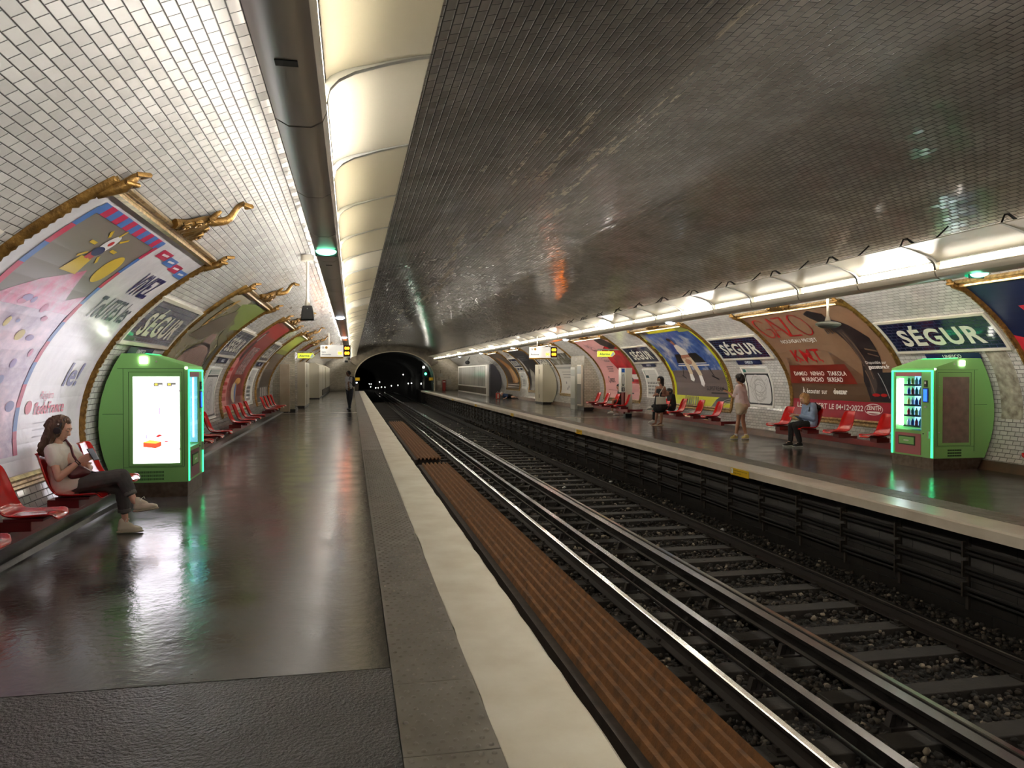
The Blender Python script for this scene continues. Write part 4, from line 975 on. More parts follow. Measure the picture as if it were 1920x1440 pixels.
# ---------------------------------------------------------------- seats
def make_seat():
    t = thing('shell_seat', 'seat', 'seat', (0, 0, 0), group='red shell seats along the walls')
    # profile: x = back from the front tip towards the wall (local +x points to the track, tip at 0)
    pf = [(.0, .395, .15), (-.012, .418, .165), (-.05, .43, .19), (-.15, .425, .205), (-.28, .418, .21), (-.37, .425, .212), (-.43, .455, .212), (-.475, .52, .212), (-.51, .61, .21), (-.545, .72, .20), (-.575, .80, .185), (-.595, .835, .165), (-.61, .835, .155)]
    M_ = 12; 
    def shell(off):
        vs = []
        for i, (x, z, w) in enumerate(pf):
            for j in range(M_ + 1):
                u = -1 + 2 * j / M_; e = max(0, abs(u) - .55) / .45
                fl = .03 * e ** 2 if i < 6 else 0; bk = .045 * e ** 2 if i >= 6 else .01 * e
                rn = .018 * abs(u) ** 3 if i <= 1 else 0
                vs.append((x + bk - rn * 1.5, u * w, z + fl - off - (rn if i < 2 else 0)))
        return vs
    N = len(pf); b = MB(); k = M_ + 1; fs = [(i * k + j, i * k + j + 1, (i + 1) * k + j + 1, (i + 1) * k + j) for i in range(N - 1) for j in range(M_)]
    b.add(shell(0), fs); o = b.build('shell', M_red, t, smooth=70, fix=True)
    md = o.modifiers.new('Solidify', 'SOLIDIFY'); md.thickness = .014; md.offset = 0
    md = o.modifiers.new('Subdivision', 'SUBSURF'); md.levels = 1; md.render_levels = 1
    b = MB(); b.box(-.42, -.12, -.13, .13, .385, .412); b.box(-.5, -.22, -.1, .1, .30, .386); b.build('seat_mount', M_darkred, t, bevel=.006)
    return t
seat0 = make_seat(); used = [False]
def seat(s, y, lab):
    loc = (-2.37 if s == 'L' else 2 * VX + 2.0, y, 0); rz = 0 if s == 'L' else PI
    if not used[0]:
        used[0] = True; seat0.location = loc; seat0.rotation_euler = (0, 0, rz); seat0['label'] = lab; o = seat0
    else: o = dup(seat0, loc, rz, lab)
    return o
def seat_row(s, yl, labs, lab):
    for y, l in zip(yl, labs): seat(s, y, l)
    sg = 1 if s == 'L' else -1; X = -2.80 if s == 'L' else 2 * VX + 2.0 + .43
    y0, y1 = min(yl) - .35, max(yl) + .35
    t = thing('seat_rail', lab, 'seat rail', (X, (y0 + y1) / 2, .2))
    b = MB(); b.box(X - .05, X + .05, y0, y1, .19, .30); b.build('beam', M_darkred, t, world=True, bevel=.005)
    for y in (y0 + .3, (y0 + y1) / 2, y1 - .3):
        xw = vx(s, .25, 0); b = MB(); b.box(min(xw, X), max(xw, X), y - .03, y + .03, .21, .285); b.build('wall_arm', M_darkred, t, world=True)
OR = ['first of its row', 'second of its row', 'third of its row', 'last of its row']
def labs(place, n=4, who=None): return ['red seat %s, %s' % (place, OR[i] if n == 4 else OR[i]) for i in range(n)]
la = ['red shell seat cut by the lower picture edge, nearest seat of all', 'empty red shell seat in front of the seated person with headphones', 'red shell seat on which the person with headphones sits', 'red shell seat between the seated person and the green kiosk']
seat_row('L', [5.95, 7.09, 8.22, 9.36], la, 'dark red beam carrying the seats under the wide white poster')
seat_row('L', [13.1, 14.2, 15.3, 16.4], labs('under the landscape poster past the green kiosk'), 'dark red beam carrying the seats under the landscape poster')
seat_row('L', [19.35, 20.42, 21.5, 22.6], labs('under the red and pink poster'), 'dark red beam carrying the seats under the red and pink poster')
seat_row('L', [26.4, 27.45, 28.5, 29.5], labs('before the tiled pillar on the near platform'), 'dark red beam carrying the seats before the tiled pillar')
seat_row('R', [5.8, 6.95, 8.1, 9.2], labs('under the navy and red poster'), 'dark red beam under the navy and red poster')
lb = ['red shell seat half hidden by the kiosk with the drinks window', 'red shell seat under the ZENITH lettering, next to the kiosk side', 'red shell seat on which the person in the pale blue jacket sits', 'red shell seat in front of the person in the pale blue jacket']
seat_row('R', [12.85, 14.0, 15.1, 16.2], lb, 'dark red beam carrying the seats under the concert poster')
lc = ['red shell seat under the yellow poster, closest to the standing person in shorts', 'middle one of the empty red seats under the yellow poster', 'empty red seat under the yellow poster, next to the person in black', 'red shell seat on which the person in black sits']
seat_row('R', [19.65, 20.8, 22.0, 23.2], lc, 'dark red beam carrying the seats under the yellow poster')
ld = ['red shell seat just behind the help point column', 'red shell seat on which the person behind the column sits', 'red shell seat under the pink poster, one from the tiled pillar', 'red shell seat next to the far tiled pillar']
seat_row('R', [26.9, 28.0, 29.15, 30.3], ld, 'dark red beam carrying the seats under the pink poster')

# ---------------------------------------------------------------- kiosks
def kiosk(s, y0, y1, xf, label):
    sg = 1 if s == 'L' else -1
    t = thing('vending_kiosk', label, 'vending kiosk', (xf - sg * .5, (y0 + y1) / 2, 0))
    back = [(vx(s, z, .05), z) for z in (1.865, 1.7, 1.5, 1.3, 1.1, .9, .7, .5, .35, .19)]
    prof = [(xf, .19), (xf, 1.70), (xf - sg * .55, 1.865)] + back
    cl = [(xf - sg * .4, .19), (xf - sg * .4, 1.82), (xf - sg * .55, 1.865)] + back
    b = MB(); b.prism(prof, 'y', y0, y0 + .05); b.prism(prof, 'y', y1 - .05, y1); b.prism(cl, 'y', y0 + .05, y1 - .05)
    b.prism([(xf, 1.57), (xf, 1.70), (xf - sg * .4, 1.82), (xf - sg * .4, 1.57)], 'y', y0 + .05, y1 - .05)
    T = (lambda u: y0 + u) if s == 'L' else (lambda u: y1 - u); W = y1 - y0
    def FB(b, u0, u1, z0, z1, d0, d1, m=0):   # box on the front face, d = distance proud of the face
        xs = sorted((xf + sg * d0, xf + sg * d1)); yy = sorted((T(u0), T(u1))); b.box(xs[0], xs[1], yy[0], yy[1], z0, z1, m)
    FB(b, .05, W - .05, .19, .63, -.4, 0); FB(b, .72 * W, W - .05, .63, 1.57, -.4, 0); FB(b, .05, .11, .63, 1.57, -.4, 0)
    b.build('body', M_green, t, world=True)
    b = MB(); pb = [(xf - sg * .01, 0), (xf - sg * .01, .19)] + [(vx(s, z, .07), z) for z in (.19, .1, 0)]
    b.prism(pb, 'y', y0 + .01, y1 - .01); b.build('plinth', M_plinth, t, world=True)
    # LED strips round the front
    led = mat('green_led_strip', (90, 240, 160), .3, emit=(60, 255, 160), es=.6)
    for nm, a in (('led_strip', (.012, .05, .2, 1.64)), ('led_strip', (W - .05, W - .012, .2, 1.64)), ('led_strip', (.012, W - .012, 1.635, 1.66))):
        b = MB(); FB(b, *a, 0, .014); b.build(nm, led, t, world=True)
    # interior
    b = MB(); FB(b, .11, .72 * W, .65, 1.57, -.395, -.385); b.build('back_panel', mat('bluish_lit_back', (150, 180, 225), .4, emit=(120, 160, 230), es=.35), t, world=True)  # panel given its own glow so the window reads as lit
    b = MB(); FB(b, .14, .21, .70, 1.52, -.08, -.05); b.build('light_bar', mat('white_light_bar', (255, 255, 255), .4, emit=(225, 240, 255), es=4.0), t, world=True)
    b = MB()
    FB(b, .69 * W, .72 * W - .002, .65, 1.57, -.37, -.02)
    if s == 'L':
        for i in range(5): FB(b, .685 * W, .69 * W, .72, 1.55, -.34 + i * .065, -.32 + i * .065, 1)
    b.build('side_liner', [mat('glowing_cyan_liner', (150, 205, 225), .4, emit=(120, 200, 235), es=.22 if s == 'L' else .1), mat('cyan_light_line', (220, 250, 255), .4, emit=(200, 245, 255), es=1.2)], t, world=True)  # glowing liner added so the window looks lit at a grazing angle
    sh = mat('pale_shelf', (200, 214, 230), .3)
    zs = [.70, .88, 1.06, 1.24, 1.41]
    for z in (zs if s == 'R' else []):
        b = MB(); FB(b, .24, .72 * W, z - .012, z, -.37, -.06); FB(b, .24, .72 * W, z - .02, z + .012, -.062, -.055); b.build('shelf', sh, t, world=True)
    b = MB(); FB(b, .11, .72 * W, .65, 1.57, -.008, -.002); b.build('glass_pane', M_glass, t, world=True)
    mar = mat('maroon_panel', (128, 36, 62), .35) if s == 'L' else mat('dusty_pink_panel', (176, 100, 104), .35)
    b = MB(); FB(b, .11, .72 * W, 1.56, 1.625, -.01, .008); b.build('header_panel', mar, t, world=True)
    b = MB(); FB(b, .11, .72 * W, .22, .58, -.01, .008); lp = b.build('lower_panel', mar, t, world=True)
    b = MB(); FB(b, .2, .6, .37, .53, .0, .016, 0); FB(b, .22, .58, .39, .51, .012, .02, 1); FB(b, .34, .46, .44, .46, .018, .024, 2); b.build('delivery_flap', [M_greendk, M_green, M_white], t, world=True).parent = lp
    b = MB(); FB(b, .8 * W, .86 * W, 1.38, 1.49, .0, .02); FB(b, .815 * W, .845 * W, 1.43, 1.47, .018, .024, 1); b.build('card_reader', [M_black, M_white], t, world=True)
    b = MB(); FB(b, .775 * W, .885 * W, 1.12, 1.36, .0, .02, 0); FB(b, .79 * W, .87 * W, 1.14, 1.34, .016, .023, 1); b.build('touch_screen', [mat('blue_housing', (30, 50, 130), .3), mat('blue_lit_screen', (40, 80, 220), .2, emit=(30, 80, 255), es=1.2)], t, world=True)
    b = MB(); FB(b, .8 * W, .85 * W, 1.03, 1.06, 0, .015); b.build('coin_slot', M_steel, t, world=True)
    b = MB(); FB(b, .9 * W, .925 * W, .52, .64, 0, .03); FB(b, .76 * W, .78 * W, .58, .6, 0, .008, 1); b.build('lock_handle', [M_steel, M_black], t, world=True)
    # near side face
    e = y0
    def SB(b, u0, u1, z0, z1, d0, d1, m=0):   # u = distance from the front edge towards the wall
        xs = sorted((xf - sg * u0, xf - sg * u1)); b.box(xs[0], xs[1], e - d1, e - d0, z0, z1, m)
    b = MB()
    for a in ((.05, .85, 1.665, 1.67), (.05, .78, .385, .39), (.045, .05, .39, 1.665), (.78, .785, .30, 1.665), (.785, 1.03, 1.08, 1.085), (.07, .72, 1.62, 1.625), (.07, .72, .40, .405), (.07, .075, .40, 1.62), (.715, .72, .40, 1.62)): SB(b, *a, 0, .003)
    b.build('panel_seam', M_greendk, t, world=True)
    for z0 in (.31, .265, .22):
        b = MB()
        for i in range(24 if s == 'L' else 6):
            if s == 'L': SB(b, .30 + i * .014, .307 + i * .014, z0, z0 + .028, 0, .003)
            else: SB(b, .27 + i * .045, .31 + i * .045, z0, z0 + .028, 0, .003)
        b.build('vent', M_greendk, t, world=True)
    b = MB(); SB(b, .49, .58, 1.735, 1.82, 0, .02); b.build('square_lamp', mat('white_lit_square', (255, 255, 255), .3, emit=(255, 250, 240), es=4.0), t, world=True)
    b = MB(); SB(b, .002, .035, 1.665, 1.69, -.01, .006); b.build('corner_lamp', MATS['white_lit_square'], t, world=True)
    b = MB()
    for u, z in ((.1, 1.38), (.1, .62), (.38, 1.76)): b.ball((xf - sg * u, e - .006, z), .012, 8)
    b.build('lock_stud', M_steel, t, world=True)
    if s == 'L':
        scr = thing_part = None
        b = MB(); SB(b, .10, .68, .42, 1.585, 0, .004); b.build('screen_bezel', M_green, t, world=True)
        A = Art(9)
        fn = lambda a, b_, off: (xf - sg * .665 + a, e - .002 - off, .44 + b_)
        hot = mat('lit_white_screen', (255, 255, 255), .3, emit=(250, 244, 255), es=1.1)
        def em(c, k=1.0): return mat('lit_ink_%d_%d_%d' % c, c, .3, emit=c, es=k * .28)
        for a in (.25, .41):
            A.rect(a, 1.0, a + .11, 1.045, em((120, 118, 112), .8), 1); A.text('00', a + .012, 1.01, .026, em((240, 220, 60), 1.6), 2, bold=.03); A.rect(a + .06, 1.006, a + .105, 1.02, em((250, 250, 250), 1.5), 2)
        A.rect(.31, .635, .33, .72, em((196, 180, 226), 1.5), 1); A.poly([(.22, .58), (.3, .62), (.46, .56), (.4, .52)], em((246, 240, 220), 2.4), 1)
        A.line(.2, .59, .27, .62, .008, em((190, 180, 220)), 2); A.line(.38, .53, .42, .51, .006, em((170, 150, 200)), 2); A.line(.42, .51, .46, .54, .006, em((170, 150, 200)), 2)
        A.rect(.15, .32, .165, .375, em((190, 176, 224), 1.4), 1); A.rect(.4, .34, .405, .41, em((170, 150, 210)), 1); A.line(.28, .34, .4, .36, .005, em((180, 170, 220)), 1)
        A.poly([(.12, .215), (.27, .195), (.34, .225), (.34, .275), (.2, .3), (.12, .275)], em((226, 96, 60), 1.1), 1); A.poly([(.12, .27), (.27, .255), (.34, .28), (.2, .305)], em((250, 210, 90), 1.4), 2)
        A.poly([(.27, .35), (.31, .375), (.36, .365), (.3, .335)], em((220, 60, 50), 1.0), 1); A.oval(.4, .28, .03, .008, em((200, 60, 60)), 1); A.line(.5, .23, .55, .22, .004, em((190, 190, 220)), 1); A.line(.44, .15, .48, .15, .004, em((190, 190, 220)), 1)
        A.build('lit_screen', fn, t, base=(0, 0, .565, 1.125, hot), off0=.004, dl=.001, cuts=False, label='bright white advertising screen')
    else:
        b = MB(); SB(b, .17, .68, .45, 1.55, 0, .004); b.build('blank_panel', mat('scuffed_grey_panel', (132, 118, 106), .6, var=(8, .4, (110, 98, 88))), t, world=True)
    b = MB(); xs = sorted((xf - sg * .12, xf - sg * .5)); zz = lambda x: 1.70 + .165 * abs(x - xf) / .55 + .004
    b.add([(xf - sg * .15, y0 + .15, zz(xf - sg * .15)), (xf - sg * .15, y1 - .15, zz(xf - sg * .15)), (xf - sg * .48, y1 - .15, zz(xf - sg * .48)), (xf - sg * .48, y0 + .15, zz(xf - sg * .48))], [(0, 1, 2, 3)])
    b.add([(xf - sg * .52, y0 + .1, 1.863), (xf - sg * .52, y1 - .1, 1.863), (xf - sg * .55, y1 - .1, 1.872), (xf - sg * .55, y0 + .1, 1.872)], [(0, 1, 2, 3)], 1)
    b.build('roof_hatch', [M_green, led], t, world=True)
    return T, zs
kiosk('L', 10.7, 11.7, -2.1, 'green kiosk with a glowing white screen on its side, beyond the seated person')
T, zs = kiosk('R', 11.05, 12.07, 9.44, 'green kiosk with a lit drinks window on the far platform')
# drinks in the far kiosk
bt = None; r = random.Random(8); cols = [(230, 236, 240), (40, 90, 160), (190, 40, 44), (60, 150, 120), (220, 200, 90)]
RN = ['bottom', 'second', 'middle', 'fourth', 'top']; PN = ['by the light bar', 'second from the light bar', 'in the centre', 'second from the controls', 'by the controls']
for i, z in enumerate(zs):
    for j in range(5):
        y = T(.29 + j * .095); c = cols[(i * 2 + j) % 5]
        b = MB(); b.lathe([(.0, 0), (.026, 0), (.028, .01), (.028, .075), (.018, .095), (.010, .108), (.010, .118), (0, .118)], n=10)
        t = thing('drink_bottle', 'small bottle on the %s shelf of the lit drinks window, %s' % (RN[i], PN[j]), 'bottle', (9.44 + .12, y, z + .001), group='drinks in the lit kiosk window')
        b.build('bottle', mat('drink_%d' % ((i * 2 + j) % 5), c, .25), t, fix=True)
        b = MB(); b.lathe([(0, .116), (.012, .116), (.012, .130), (0, .130)], n=8); b.build('cap', M_white, t)

# ---------------------------------------------------------------- pillars, cabinets, hoardings
def pillar(s, y0, y1, xf, label, lab2):
    q = []; sg = 1 if s == 'L' else -1; zt = VZ + VB * math.sqrt(1 - ((xf - VX) / VA) ** 2) + .02
    q.append(([(xf, y0, 0), (xf, y1, 0), (xf, y1, zt), (xf, y0, zt)], [(y0, 0), (y1, 0), (y1, zt), (y0, zt)]))
    for y in (y0, y1):
        zsn = np.linspace(0, zt, 14)
        for a, b_ in zip(zsn, zsn[1:]):
            q.append(([(xf, y, a), (vx(s, a, -.02), y, a), (vx(s, b_, -.02), y, b_), (xf, y, b_)], [(xf, a), (vx(s, a), a), (vx(s, b_), b_), (xf, b_)]))
    o = uvmesh('tiled_pillar', q, MATS['far_wall_tile'] if False else M_tileend); o['label'] = label; o['kind'] = 'structure'
    b = MB(); xa, xb = sorted((xf + sg * .02, vx(s, .1, -.02))); b.box(xa, xb, y0 - .02, y1 + .02, 0, .13); b.build('baseboard_pillar', M_curb, label=lab2, kind='structure')
pillar('L', 33.2, 34.7, -2.33, 'tiled pillar on the near platform wall', 'black base of the near tiled pillar')
pillar('R', 32.3, 34.4, 9.95, 'tiled pillar on the far platform wall', 'black base of the far tiled pillar')
def cabinet(name, s, y0, y1, xf, zt, label, cat, wavy=False, m=None):
    sg = 1 if s == 'L' else -1; t = thing(name, label, cat, (xf - sg * .3, (y0 + y1) / 2, 0)); m = m or M_beige
    zs_ = np.linspace(.1, zt, 12); pr = [(xf, .1), (xf, zt)] + [(vx(s, z, .04), z) for z in zs_[::-1]]
    b = MB(); b.prism(pr, 'y', y0, y1); b.build('body', m, t, world=True)
    b = MB(); b.prism([(xf - sg * .02, 0), (xf - sg * .02, .1)] + [(vx(s, z, .06), z) for z in (.1, 0)], 'y', y0 + .02, y1 - .02); b.build('plinth', M_curb, t, world=True)
    return t, sg
t, sg = cabinet('equipment_cabinet', 'R', 39.4, 41.1, 9.85, 2.1, 'tall beige metal cabinet under a SÉGUR sign on the far platform', 'cabinet')
b = MB(); b.box(9.84, 9.85, 40.24, 40.25, .15, 2.05); b.box(9.84, 9.85, 40.1, 40.2, 1.6, 1.85); b.box(9.84, 9.85, 40.1, 40.2, .3, .5); b.box(9.87, 10.1, 39.39, 39.4, .1, .11); b.build('door_seam', M_beigedk, t, world=True)
t, sg = cabinet('equipment_cabinet', 'L', 37.3, 41.0, -2.16, 2.15, 'beige metal cabinet directly behind the near tiled pillar', 'cabinet')
b = MB(); b.box(-2.16, -2.15, 38.5, 38.52, .1, 2.1); b.box(-2.16, -2.15, 39.8, 39.82, .1, 2.1); b.box(-2.16, -2.13, 38.4, 38.45, .95, 1.1); b.build('door_seam', M_beigedk, t, world=True)
# tall board before the near pillar
t = thing('service_board', 'tall plain beige board leaning on the wall before the near tiled pillar', 'board', (-2.75, 32.9, 0))
b = MB(); b.box(-2.9, -2.5, 32.75, 32.86, .04, 2.0); b.build('panel', mat('veined_beige_board', (176, 160, 138), .5, var=(3, .3, (160, 142, 120))), t, world=True, bevel=.01)
b = MB(); b.box(-2.85, -2.8, 32.72, 33.15, 0, .05); b.box(-2.6, -2.55, 32.72, 33.15, 0, .05); b.build('foot', M_darkjoint, t, world=True)
# hoardings by the end wall
t = thing('hoarding', 'long beige hoarding along the near platform up to the end wall', 'hoarding', (-2.5, 60, 0))
zs_ = np.linspace(.06, 2.3, 12)
b = MB(); b.prism([(-2.05, .06), (-2.05, 2.15), (-2.3, 2.3)] + [(vx('L', z, .03), z) for z in zs_[::-1]], 'y', 50.5, 62); b.build('near_panel', M_beige, t, world=True)
b = MB(); b.prism([(-2.0, .5), (-2.0, 2.1), (-2.3, 2.3)] + [(vx('L', z, .03), z) for z in zs_[::-1]], 'y', 62.02, 72.5); b.build('far_panel', M_beige, t, world=True)
b = MB(); b.box(-2.04, -2.0, 55, 71, .12, .5); b.box(-2.04, -2.035, 55.7, 55.74, .1, 2.1); b.box(-2.04, -2.035, 59, 59.04, .1, 2.1); b.build('vent_grille', mat('dark_grille', (84, 78, 68), .6), t, world=True)
b = MB(); b.box(-3.0, -2.03, 50.4, 72, 0, .07); b.build('plinth', M_curb, t, world=True)
t = thing('billboard', 'white wavy edged billboard with a grey streaked sheet near the far tunnel end', 'billboard', (9.9, 62, 0))
b = MB(); ed = []
for i in range(17):
    z = 2.28 * i / 16; ed.append((9.98 + .12 * math.sin((z / 2.28) * 2 * PI - .6) + .14 * (z / 2.28), z))
b.prism([(9.68, 0), (9.68, 2.28)] + [(x, z) for x, z in ed[::-1]], 'y', 55.4, 71.2); b.build('case', M_white, t, world=True)
b = MB(); b.box(9.655, 9.682, 56.2, 70.6, .66, 2.18); b.build('sheet', sheet_mat('grey_streaked_sheet', (196, 194, 188), (150, 150, 146), 1.1, (184, 182, 176), (1, 1, .2)), t, world=True)
b = MB(); b.box(9.66, 9.682, 55.9, 71, .1, .56)
for i in range(24): b.box(9.65, 9.66, 56.2 + i * .6, 56.5 + i * .6, .12, .54, 1)
b.build('bench_grille', [mat('dim_bronze', (96, 84, 68), .6), mat('dim_bronze_slat', (60, 52, 42), .6)], t, world=True)
b = MB(); zs_ = np.linspace(0, 2.32, 12); b.prism([(9.8, 0), (9.8, 2.3)] + [(vx('R', z, .03), z) for z in zs_[::-1]], 'y', 54.9, 55.36)
b.build('dark_backing', mat('charcoal_panel', (52, 50, 56), .5), label='charcoal panel filling the recess beside the white billboard', cat='panel')
# help point column
t = thing('help_point', 'grey and white help point column on the far platform', 'help point', (10.02, 27.3, 0))
b = MB(); b.box(9.9, 10.17, 27.0, 27.3, .12, 1.82); b.build('column', M_cream, t, world=True, bevel=.01)
b = MB(); b.box(9.91, 10.16, 27.02, 27.28, 0, .12); b.build('base', M_black, t, world=True)
b = MB(); b.box(9.84, 9.9, 27.02, 27.28, .12, .92); b.build('red_panel', M_darkred, t, world=True)
b = MB(); b.box(9.74, 9.9, 27.02, 27.28, .92, 1.82); b.build('call_plate', M_white, t, world=True)
A = Art(9); bl = K((40, 90, 170)); bk = K((20, 20, 22))
A.rect(.02, .72, .14, .86, bl, 1); A.ring(.08, .45, .05, .2, .016, bk, 1); A.line(.03, .2, .13, .3, .02, bk, 1); A.line(.03, .3, .13, .2, .02, bk, 1); A.rect(.02, .02, .14, .17, bk, 1); A.rect(.065, .04, .095, .15, M_white, 2)
A.build('symbols', lambda a, b_, o: (9.74 + a, 27.02 - o, .93 + b_), t, off0=.001, cuts=False)
# cabinets on the far pillar
t = thing('wall_locker', 'narrow grey steel locker fixed to the far tiled pillar', 'locker', (9.9, 33.6, .12))
b = MB(); b.box(9.80, 9.95, 33.25, 33.95, 0, 1.9); b.build('body', mat('pale_grey_steel', (186, 186, 176), .4), t, world=True, bevel=.01)
b = MB(); b.box(9.79, 9.80, 33.3, 33.9, 1.5, 1.8); b.box(9.79, 9.80, 33.3, 33.9, .2, .5); b.build('door_plate', mat('grey_plate', (150, 152, 146), .4), t, world=True)
t = thing('notice_case', 'slim notice case with dark lower panel on the far tiled pillar', 'notice case', (9.9, 32.8, .2))
b = MB(); b.box(9.86, 9.948, 32.45, 33.1, .2, 2.0); b.build('case', M_cream, t, world=True, bevel=.006)
b = MB(); b.box(9.85, 9.86, 32.5, 33.05, .25, 1.15); b.build('dark_panel', mat('smoked_panel', (92, 90, 84), .3), t, world=True)
b = MB(); b.box(9.85, 9.86, 32.5, 33.05, 1.6, 1.95); b.build('notice', mat('notice_sheet', (150, 152, 150), .4), t, world=True)
# hanging loudspeakers
t = thing('hanging_loudspeaker', 'black loudspeaker on a white rod above the near platform', 'loudspeaker', (-.68, 12.5, 2.43))
b = MB(); b.tube([(-.68, 12.5, 2.66), (-.68, 12.5, 3.44)], .022, 10); b.lathe([(.0, 3.36), (.1, 3.37), (.1, 3.46), (0, 3.47)], (-.68, 12.5, 0), 12); b.tube([(-.68, 12.5, 2.66), (-.68, 12.5, 2.78)], [.05, .028], 10); b.build('rod', M_cream, t, world=True)
b = MB(); b.add([(-.68 + sx * w_, 12.5 + sy * d, z) for z, w_, d in ((2.44, .10, .08), (2.58, .088, .075), (2.67, .07, .06)) for sx, sy in ((-1, -1), (1, -1), (1, 1), (-1, 1))],
    [(0, 3, 2, 1), (8, 9, 10, 11)] + [(r_ * 4 + i, r_ * 4 + (i + 1) % 4, (r_ + 1) * 4 + (i + 1) % 4, (r_ + 1) * 4 + i) for r_ in (0, 1) for i in range(4)])
b.build('speaker_body', M_black, t, world=True, bevel=.012); b = MB(); b.ball((-.68, 12.42, 2.62), .01, 8); b.build('badge', M_white, t, world=True)
t = thing('hanging_loudspeaker', 'grey lens shaped loudspeaker on a rod in front of the concert poster', 'loudspeaker', (8.11, 12, 2.38))
b = MB(); b.tube([(8.11, 12, 2.52), (8.11, 12, 3.4)], .022, 10); b.tube([(8.11, 12, 2.52), (8.11, 12, 2.6)], [.05, .028], 10); b.build('rod', M_cream, t, world=True)
b = MB(); b.ball((8.12, 12, 2.46), (.24, .15, .055), 20); b.build('speaker_body', mat('grey_green_shell', (150, 154, 148), .3), t, world=True)
b = MB(); b.ball((8.10, 11.97, 2.43), (.2, .1, .045), 16); b.build('grille', mat('dark_shell', (86, 88, 86), .4), t, world=True)
# train indicator signs
M_or = mat('orange_led', (255, 160, 40), .4, emit=(255, 120, 14), es=6.0)
def indicator(x0, x1, y, z0, z1, label, dest, s):
    t = thing('train_indicator', label, 'sign', ((x0 + x1) / 2, y, z0))
    b = MB(); b.box(x0, x1, y, y + .14, z0 + .05, z1); b.build('case', mat('white_sign_case', (226, 222, 212), .4, emit=(226, 222, 212), es=.25), t, world=True, bevel=.006)
    b = MB(); b.box(x0, x0 + (x1 - x0) * .76, y - .004, y + .144, z0, z0 + .055); b.build('ochre_band', mat('ochre_band', (190, 142, 44), .4), t, world=True)
    b = MB(); b.box(x0 + .3, x0 + .34, y + .05, y + .09, z1, z1 + .45); b.box(x1 - .34, x1 - .3, y + .05, y + .09, z1, z1 + .45); b.build('hanger', M_cream, t, world=True)
    A = Art(9); w_, h_ = x1 - x0, z1 - z0; gy = K((90, 90, 92))
    A.ring(.1, h_ - .09, .05, .05, .008, gy, 1); A.text('M', .1, h_ - .115, .05, gy, 1, align='c', bold=.02); A.oval(.22, h_ - .09, .05, .05, K((196, 150, 60)), 1); A.text('10', .22, h_ - .11, .04, K((50, 40, 30)), 2, align='c', bold=.01)
    if len(dest) == 2: A.text(dest[0], .05, .22, .05, gy, 1, bold=.02); A.text(dest[1], .05, .12, .05, gy, 1, bold=.02)
    else: A.text(dest[0], .05, .16, .06, K((40, 40, 42)), 1, bold=.02)
    A.rect(w_ * .76, .06, w_, h_, K((70, 60, 52)), 1)
    A.text('00', w_ * .8, h_ - .16, .1, M_or, 2, w=w_ * .16, bold=.05)
    A.text('00', w_ * .8, .15, .1, M_or, 2, w=w_ * .16, bold=.05); A.text('00', w_ * .58, .15, .1, M_or, 2, w=w_ * .14, bold=.05)
    A.build('face', lambda a, b_, o: (x0 + a, y - .001 - o, z0 + b_), t, off0=.001, dl=.002, cuts=False)
indicator(-1.17, -.05, 30, 2.19, 2.69, "white hanging indicator for Gare d'Austerlitz with glowing orange digits", ('Gare', "d'Austerlitz"), 'L')
indicator(6.97, 8.1, 30, 2.19, 2.68, 'white hanging indicator for Boulogne with glowing orange digits', ('Boulogne',), 'R')
M_yl = mat('lit_yellow_sign', (226, 232, 80), .4, emit=(222, 236, 70), es=.2)
def alarm(x0, x1, y, z0, z1, xa, label):
    t = thing('alarm_sign', label, 'sign', ((x0 + x1) / 2, y, z0)); h = z1 - z0; xs = [(x0, z0), (x1 - .12, z0), (x1, (z0 + z1) / 2), (x1 - .06, z1), (x0, z1)]
    b = MB(); b.prism(xs, 'y', y, y + .09); b.build('lit_case', M_yl, t, world=True)
    b = MB(); b.box(min(x0, xa), max(x1 - .05, xa), y + .02, y + .07, z1 + .04, z1 + .09); b.box(x0 + .1, x0 + .13, y + .03, y + .06, z1, z1 + .05); b.box(x1 - .25, x1 - .22, y + .03, y + .06, z1, z1 + .05); b.build('bracket', M_rib, t, world=True)
    A = Art(9); A.text('Alarme', .06, .06, h * .42, K((70, 100, 90)), 1, w=(x1 - x0) * .6, bold=.02); A.poly([(x1 - x0 - .2, .02), (x1 - x0 - .1, .02), (x1 - x0 - .02, h / 2), (x1 - x0 - .08, h - .02)], K((200, 210, 230)), 1)
    A.build('lettering', lambda a, b_, o: (x0 + a, y - .001 - o, z0 + b_), t, off0=.001, cuts=False)
alarm(-2.2, -1.52, 33.0, 2.25, 2.46, -2.4, 'lit yellow Alarme sign on the near tiled pillar')
alarm(9.0, 9.68, 27.5, 2.24, 2.45, 9.85, 'lit yellow Alarme sign beside the pink poster')
# yellow warning plates on the far platform edge
for i, (y, ww, lb_) in enumerate(((11.95, .62, 'closest'), (21.4, .62, 'second'), (30.9, .62, 'third'), (40.4, .62, 'fourth'), (49.9, .62, 'fifth'))):
    t = thing('warning_plate', 'yellow danger plate on the white platform edge, %s to the camera' % lb_, 'sign', (ER - .006, y, -.13), group='yellow danger plates on the far platform edge')
    b = MB(); b.box(-.004, .004, -ww / 2, ww / 2, -.008, .112); b.build('plate', mat('yellow_plate', (226, 184, 20), .4), t)
    A = Art(9); A.rect(.02, .02, .09, .1, K((240, 240, 230)), 1); A.text('!', .045, .035, .05, K((20, 20, 20)), 2, bold=.02)
    A.text('Ne pas descendre sur la voie', .11, .068, .022, K((20, 20, 20)), 1, w=.46, bold=.01); A.text('Danger de mort', .11, .026, .022, K((20, 20, 20)), 1, w=.26, bold=.01)
    A.build('lettering', lambda a, b_, o: (-.004 - o, ww / 2 - a, b_), t, world=False, off0=.001, dl=.0006, cuts=False)
